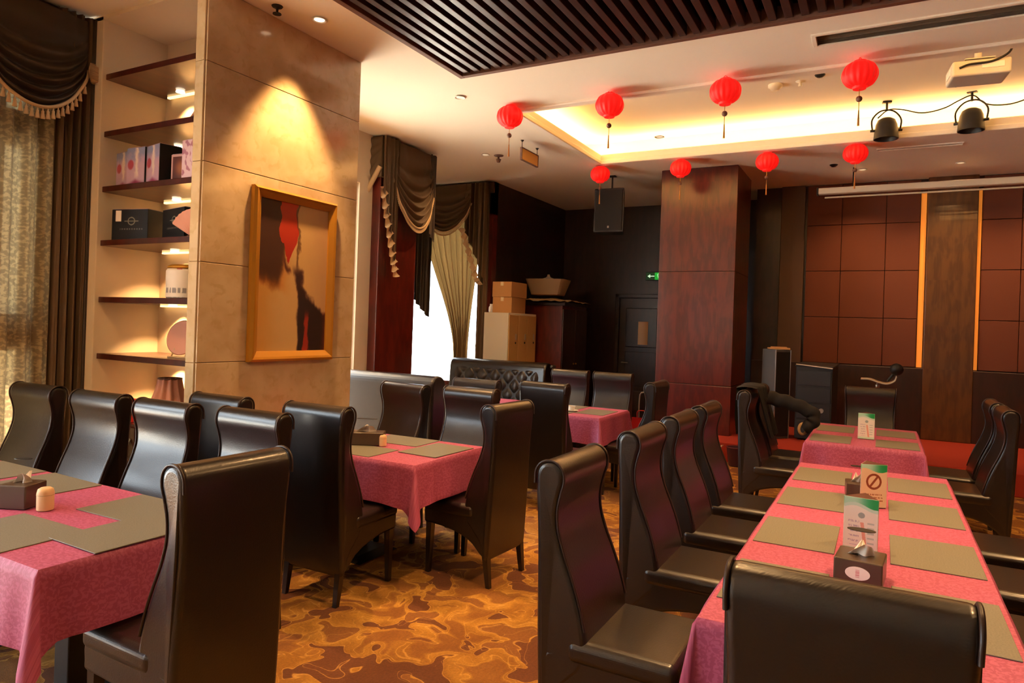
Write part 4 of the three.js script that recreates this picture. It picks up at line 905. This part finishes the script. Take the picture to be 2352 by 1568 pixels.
// ------------------------------------------------------------------ tables, cloths and place mats
function table(label, x0, z0, x1, z1, tops = 1) {
  const cx = (x0 + x1) / 2, cz = (z0 + z1) / 2, w = x1 - x0 - 0.012, d = z1 - z0 - 0.012;
  const t = thing('dining_table', label, 'table', [cx, 0, cz]);
  mesh('tabletop', rbox(w, 0.035, d, 0.012, 0, 0.728, 0), M.darkWood, t);
  const long = w > d, L = Math.max(w, d);
  for (let i = 0; i < (L > 1.5 ? 2 : 1); i++) {
    const o = L > 1.5 ? (i - 0.5) * L * 0.52 : 0, px = long ? o : 0, pz = long ? 0 : o;
    mesh('pedestal', rbox(0.1, 0.68, 0.1, 0.008, px, 0.37, pz), M.black, t);
    mesh('foot_plate', at(new THREE.CylinderGeometry(0.2, 0.28, 0.035, 4), px, 0.0175, pz, 0, PI / 4), M.black, t);
    mesh('top_plate', rbox(0.3, 0.02, 0.3, 0.004, px, 0.702, pz), M.black, t);
  }
  return t;
}
function cloth(label, x0, z0, x1, z1, drop, phase) {
  const cx = (x0 + x1) / 2, cz = (z0 + z1) / 2, hw = (x1 - x0) / 2, hd = (z1 - z0) / 2, r = 0.012, Y = 0.7505;
  const t = thing('tablecloth', label, 'tablecloth', [cx, 0, cz], 0, 'pink tablecloths');
  // perimeter points with outward directions; corner fans
  const per = [];
  const side = (ax, az, bx, bz, nx, nz, L) => { const n = Math.max(6, Math.round(L / 0.035)); for (let i = 0; i <= n; i++) { const k = i / n; per.push({ x: ax + (bx - ax) * k, z: az + (bz - az) * k, nx, nz, s: Math.min(k, 1 - k) * L, along: k * L }); } };
  const fan = (px, pz, a0) => { for (let i = 1; i < 8; i++) { const a = a0 + i / 8 * PI / 2; per.push({ x: px, z: pz, nx: Math.cos(a), nz: Math.sin(a), s: 0, along: 0, c: 1 - Math.abs(i / 4 - 1) }); } };
  side(-hw, -hd, hw, -hd, 0, -1, hw * 2); fan(hw, -hd, -PI / 2);
  side(hw, -hd, hw, hd, 1, 0, hd * 2); fan(hw, hd, 0);
  side(hw, hd, -hw, hd, 0, 1, hw * 2); fan(-hw, hd, PI / 2);
  side(-hw, hd, -hw, -hd, -1, 0, hd * 2); fan(-hw, -hd, PI);
  const n = per.length, rowsN = 14, top = new THREE.PlaneGeometry(hw * 2, hd * 2, 1, 1).rotateX(-PI / 2).translate(0, Y, 0);
  const pos = [], uv = [], idx = [];
  for (let j = 0; j <= rowsN; j++) {
    const v = j / rowsN;
    per.forEach((p, i) => {
      const corner = p.c ?? 0, near = Math.exp(-p.s / 0.07);
      const len = drop * (1 + 0.42 * (p.c !== undefined ? 0.4 + 0.6 * corner : 0.4 * near) + 0.03 * Math.sin(p.along * 7 + phase));
      const k = clamp(v * len / 0.02);
      let outw = r * Math.sin(k * PI / 2) + 0.02 * v + 0.010 * v * Math.sin(p.along * 15 + phase + i * 0.0) - (p.c === undefined ? 0.028 * v * Math.exp(-Math.pow((p.s - 0.07) / 0.045, 2)) : 0);
      if (p.c !== undefined) outw += v * (0.012 + 0.055 * corner);
      const y = Y - r * (1 - Math.cos(k * PI / 2)) - Math.max(0, v * len - 0.012);
      pos.push(p.x + p.nx * outw, y, p.z + p.nz * outw);
      uv.push(p.nx ? p.z * 1 + (p.nx > 0 ? 1 : -1) * 0 : p.x, p.nx ? p.x + p.nx * v * len : p.z + p.nz * v * len);
    });
  }
  for (let j = 0; j < rowsN; j++) for (let i = 0; i < n; i++) { const a = j * n + i, b = j * n + (i + 1) % n, c = a + n, d = b + n; idx.push(a, b, c, b, d, c); }
  const g = new THREE.BufferGeometry();
  g.setAttribute('position', new THREE.Float32BufferAttribute(pos, 3));
  g.setAttribute('uv', new THREE.Float32BufferAttribute(uv, 2));
  g.setIndex(idx);
  g.computeVertexNormals();
  mesh('cloth', join([metric(top), g]), M.cloth, t);
  return t;
}
const matGeo = metric(new RoundedBoxGeometry(0.3, 0.004, 0.43, 2, 0.0018));
const mat0 = mesh('place_mat', matGeo, M.mat);
let matUsed = false, matN = 0;
function mat(x, z, turn, label, lift = 0) {
  const m = matUsed ? mat0.clone() : mat0;
  if (matUsed) { m.name = numbered('place_mat'); scene.add(m); }
  matUsed = true;
  m.position.set(x, 0.7528 + lift, z);
  m.rotation.y = turn;
  return tag(m, label, 'place mat', 'woven place mats');
}
// left table
table('rectangular dining table under a pink cloth at the left', -4.25, -1.985, -2.37, -1.225);
cloth('pink damask cloth on the left table, cool daylight on it', -4.25, -1.985, -2.37, -1.225, 0.25, 0.4);
mat(-2.85, -1.38, PI / 2 + 0.02, 'grey woven mat at the near front edge of the left table, next to the corner');
mat(-2.51, -1.62, 0.02, 'grey woven mat laid across the aisle end of the left table', 0.002);
mat(-2.76, -1.83, PI / 2 - 0.02, "grey woven mat on the left table's far edge nearest the aisle");
mat(-3.51, -1.83, PI / 2 + 0.03, "grey woven mat behind the tissue cube on the left table's far edge");
mat(-4.0, -1.83, PI / 2, "grey woven mat on the left table's far edge nearest the curtain");
mat(-3.6, -1.38, PI / 2, 'grey woven mat on the near edge of the left table cut by the photo edge');
// middle table
table('rectangular dining table on a black pedestal under the middle pink cloth', -3.9, -4.06, -2.39, -3.27);
cloth('pink damask cloth with a hanging corner on the middle table', -3.9, -4.06, -2.39, -3.27, 0.25, 1.7);
mat(-2.97, -3.44, PI / 2, 'olive woven mat in front on the near edge of the middle table');
mat(-2.56, -3.74, 0.04, 'olive woven mat across the aisle end of the middle table', 0.002);
mat(-2.96, -3.9, PI / 2 - 0.03, 'olive woven mat on the far edge of the middle table before the reflective chair');
mat(-3.55, -3.9, PI / 2, 'olive woven mat on the far edge of the middle table behind the brown tissue box');
mat(-3.6, -3.44, PI / 2, "olive woven mat hidden behind a chair on the middle table's near edge");
// far table
table('rectangular dining table under the farthest pink cloth by the column', -4.1, -6.86, -2.31, -6.03);
cloth('pink damask cloth on the far table before the red column', -4.1, -6.86, -2.31, -6.03, 0.25, 2.9);
mat(-2.5, -6.45, 0, 'olive woven mat across the column end of the far table');
mat(-2.95, -6.68, PI / 2, 'olive woven mat on the far edge of the far table between two chairs', 0.0);
mat(-2.88, -6.2, PI / 2, 'olive woven mat on the near edge of the far table beside the small cup');
// long right table
table('long dining table under a pink cloth at the right', -0.455, -4.92, 0.365, -2.05);
cloth('long pink damask cloth glowing salmon under the lamps on the right table', -0.455, -4.92, 0.365, -2.05, 0.25, 4.1);
[-2.45, -3.14, -3.855, -4.515].forEach((z, i) => {
  mat(-0.29, z, 0, `olive woven mat, ${nth[i]} from the camera in the left row on the long right table`);
  mat(0.2, z, 0, `olive woven mat, ${nth[i]} from the camera in the right row on the long right table`);
});
// table toward the stage
table('dining table under a pink cloth directly before the stage', -0.52, -7.29, 0.295, -5.94);
cloth('pink damask cloth on the table before the stage, its purple end hanging toward the camera', -0.52, -7.29, 0.295, -5.94, 0.25, 5.2);
[-6.22, -6.9].forEach((z, i) => {
  mat(-0.35, z, 0, `olive woven mat, ${['nearer', 'farther'][i]} one on the left of the stage table`);
  mat(0.125, z, 0, `olive woven mat, ${['nearer', 'farther'][i]} one on the right of the stage table`);
});

// ------------------------------------------------------------------ things on the tables
function tissue(label, w, h, d, pos, turn, sticker) {
  const t = thing('tissue_box', label, 'tissue box', pos, turn);
  mesh('box', rbox(w, h, d, 0.006, 0, h / 2, 0), M.tissueBox, t);
  mesh('slot', at(new THREE.CylinderGeometry(1, 1, 0.002, 24), 0, h + 0.001, 0).scale(w * 0.3, 1, d * 0.16), M.black, t).position.y = h;
  const tm = mesh('tissue', sheet((u, v) => { const a = (u - 0.5) * 2; return [a * w * 0.28 * (1 - 0.55 * v) + 0.02 * v, h + 0.045 * v - 0.008 * v * a * a, 0.012 * Math.sin(a * 5) * (1 - v * 0.5) + 0.03 * v * v]; }, 16, 10), M.tissue, t);
  mesh('tissue_fold', sheet((u, v) => { const a = (u - 0.5) * 2; return [a * w * 0.2 * (1 - 0.9 * v), h + 0.04 * v, -0.01 - 0.035 * v + 0.006 * Math.sin(a * 6)]; }, 12, 8), M.tissue, tm);
  if (sticker) mesh('label_plate', at(new THREE.CylinderGeometry(1, 1, 0.003, 32), 0, 0, 0).scale(0.038, 1, 0.022).rotateX(PI / 2).translate(0, h * 0.5, d / 2 + 0.0015), std({ map: texture(64, 64, (u, v) => (Math.abs(v - 0.5) < 0.08 && noise(u * 16, 1, 16) > -0.1 && Math.abs(u - 0.5) < 0.3 ? hex(0xd8a0a0) : hex(0xf2ece4))), roughness: 0.4 }), t);
  return t;
}
const TY = 0.752;
tissue('brown tissue cube with a white tissue on the left table', 0.125, 0.1, 0.125, [-3.2, TY, -1.58], 0.45);
tissue('flat brown rectangular tissue box on the middle table', 0.25, 0.085, 0.13, [-3.06, TY + 0.003, -3.62], 0.35 + 0.2);
tissue('dark brown tissue box with white oval label on the long right table', 0.15, 0.085, 0.16, [-0.045, TY, -2.68], -0.08, true);
tissue('small grey tissue box on the left end of the far table', 0.15, 0.09, 0.12, [-3.99, TY, -6.14], 0.1);
tissue('brown tissue box partly hidden behind the second menu stand', 0.1, 0.08, 0.14, [-0.1, TY, -4.05], 0.1);
function holder(label, pos, s) {
  const t = thing('toothpick_holder', label, 'holder', pos);
  mesh('body', lathe([[0.001, 0], [0.028, 0], [0.03, 0.004], [0.0305, 0.07], [0.027, 0.084], [0.018, 0.09], [0.001, 0.091]].map(([r, y]) => [r * s, y * s]), 28), M.cream, t);
  mesh('lid_seam', at(new THREE.TorusGeometry(0.0305 * s, 0.0012, 6, 32), 0, 0.062 * s, 0, PI / 2), M.trimGold, t);
  return t;
}
holder('cream cylindrical toothpick holder beside the tissue cube on the left table', [-3.06, TY, -1.6], 1.05);
holder('cream cylindrical toothpick holder beside the flat box on the middle table', [-2.93, TY, -3.64], 0.85);
// three-sided menu stands
function menu(label, pos, turn, kind) {
  const t = thing('menu_stand', label, 'menu stand', pos, turn, 'menu stands');
  const w = 0.12, h = 0.215, R = w / Math.sqrt(3) / 2;
  mesh('core', at(new THREE.CylinderGeometry(R * 1.96, R * 1.96, h, 3, 1, false), 0, h / 2, 0, 0, PI), std({ color: 0x4a2018, roughness: 0.6 }), t);
  const face = (k) => texture(96, 192, (u, v) => {
    let c = hex(0xe4e2da);
    const wave = 0.86 + 0.05 * Math.sin(u * 5 + k);
    if (v > wave) c = mixc(hex(0xa8d8c0), hex(0x1f9a54), smooth(0.3, 0.9, u));
    else if (v > wave - 0.06) c = mixc(hex(0xe4e2da), hex(0x9fd8c4), 0.5);
    if (k === 1) {                               // leaflet with a brown round emblem
      if (v < wave) c = hex(0xdcc4a0);
      const r = Math.hypot((u - 0.5) * 1, (v - 0.6) * 1.6);
      if (Math.abs(r - 0.26) < 0.04 || (r < 0.26 && Math.abs((u - 0.5) - (v - 0.6) * 1.2) < 0.05)) c = hex(0x8a4a30);
      if (v < 0.34 && v > 0.12 && Math.sin(v * 90) > 0.2 && Math.abs(u - 0.5) < 0.36 && noise(u * 24, v * 12, 24) > -0.15) c = hex(0xa06848);
    } else {
      if (Math.hypot((u - 0.52), (v - 0.68) * 1.9) < 0.1) c = hex(0x9aa8a8);
      if (v < 0.6 && v > 0.12 && Math.sin(v * 70) > 0.3 && Math.abs(u - 0.3) < 0.16 && noise(u * 24, v * 20, 24) > -0.1) c = hex(0xb8b0c0);
      if (v < 0.6 && v > 0.12 && Math.sin(v * 70 + 1) > 0.4 && Math.abs(u - 0.8) < 0.1) c = hex(0xb8c4c0);
      if (Math.abs(u - 0.55 - (0.5 - v) * 0.25) < 0.05 && v < 0.55 && v > 0.05) c = hex(0xdba090);
      if (v < 0.08) c = hex(0xbfe0c8);
    }
    return c;
  });
  for (let i = 0; i < 3; i++) {
    const a = i * 2 * PI / 3;
    mesh('card', at(new RoundedBoxGeometry(w, h - 0.004, 0.0022, 1, 0.001), Math.sin(a) * R * 1.03, h / 2 + 0.001, Math.cos(a) * R * 1.03, 0, a), std({ map: face(kind === 'emblem' && i === 0 ? 1 : 0), roughness: 0.35 }), t);
  }
  return t;
}
menu('white three-sided menu stand with green top behind the tissue box on the long table', [-0.05, TY, -3.04], -0.12);
menu('white and cream three-sided menu stand with a brown round emblem on the long table', [-0.03, TY, -3.87], 0.35, 'emblem');
menu('white three-sided menu stand with green top on the table before the stage', [-0.1, TY, -6.42], 0.05);
{
  const t = thing('tea_cup', 'small white cup on the near edge of the far table', 'cup', [-2.72, TY, -6.33]);
  mesh('cup', lathe([[0.001, 0.01], [0.022, 0.01], [0.03, 0.02], [0.038, 0.055], [0.036, 0.055], [0.028, 0.022], [0.001, 0.016]], 24), M.white, t);
  mesh('saucer', lathe([[0.001, 0.002], [0.035, 0.002], [0.07, 0.012], [0.07, 0.015], [0.034, 0.007], [0.001, 0.008]], 28), M.white, t);
  const n = thing('napkin', 'crumpled white napkin next to the cup on the far table', 'napkin', [-2.86, TY, -6.42], 0.3);
  mesh('cloth', sheet((u, v) => { const x = (u - 0.5) * 0.16, z = (v - 0.5) * 0.14, k = Math.max(0, 1 - 5 * (x * x + z * z) / 0.03); return [x, 0.006 + 0.05 * k + 0.02 * (0.5 + fbm(u, v, 5, 2)), z]; }, 24, 24), M.tissue, n);
}
renderer.render(scene, camera);
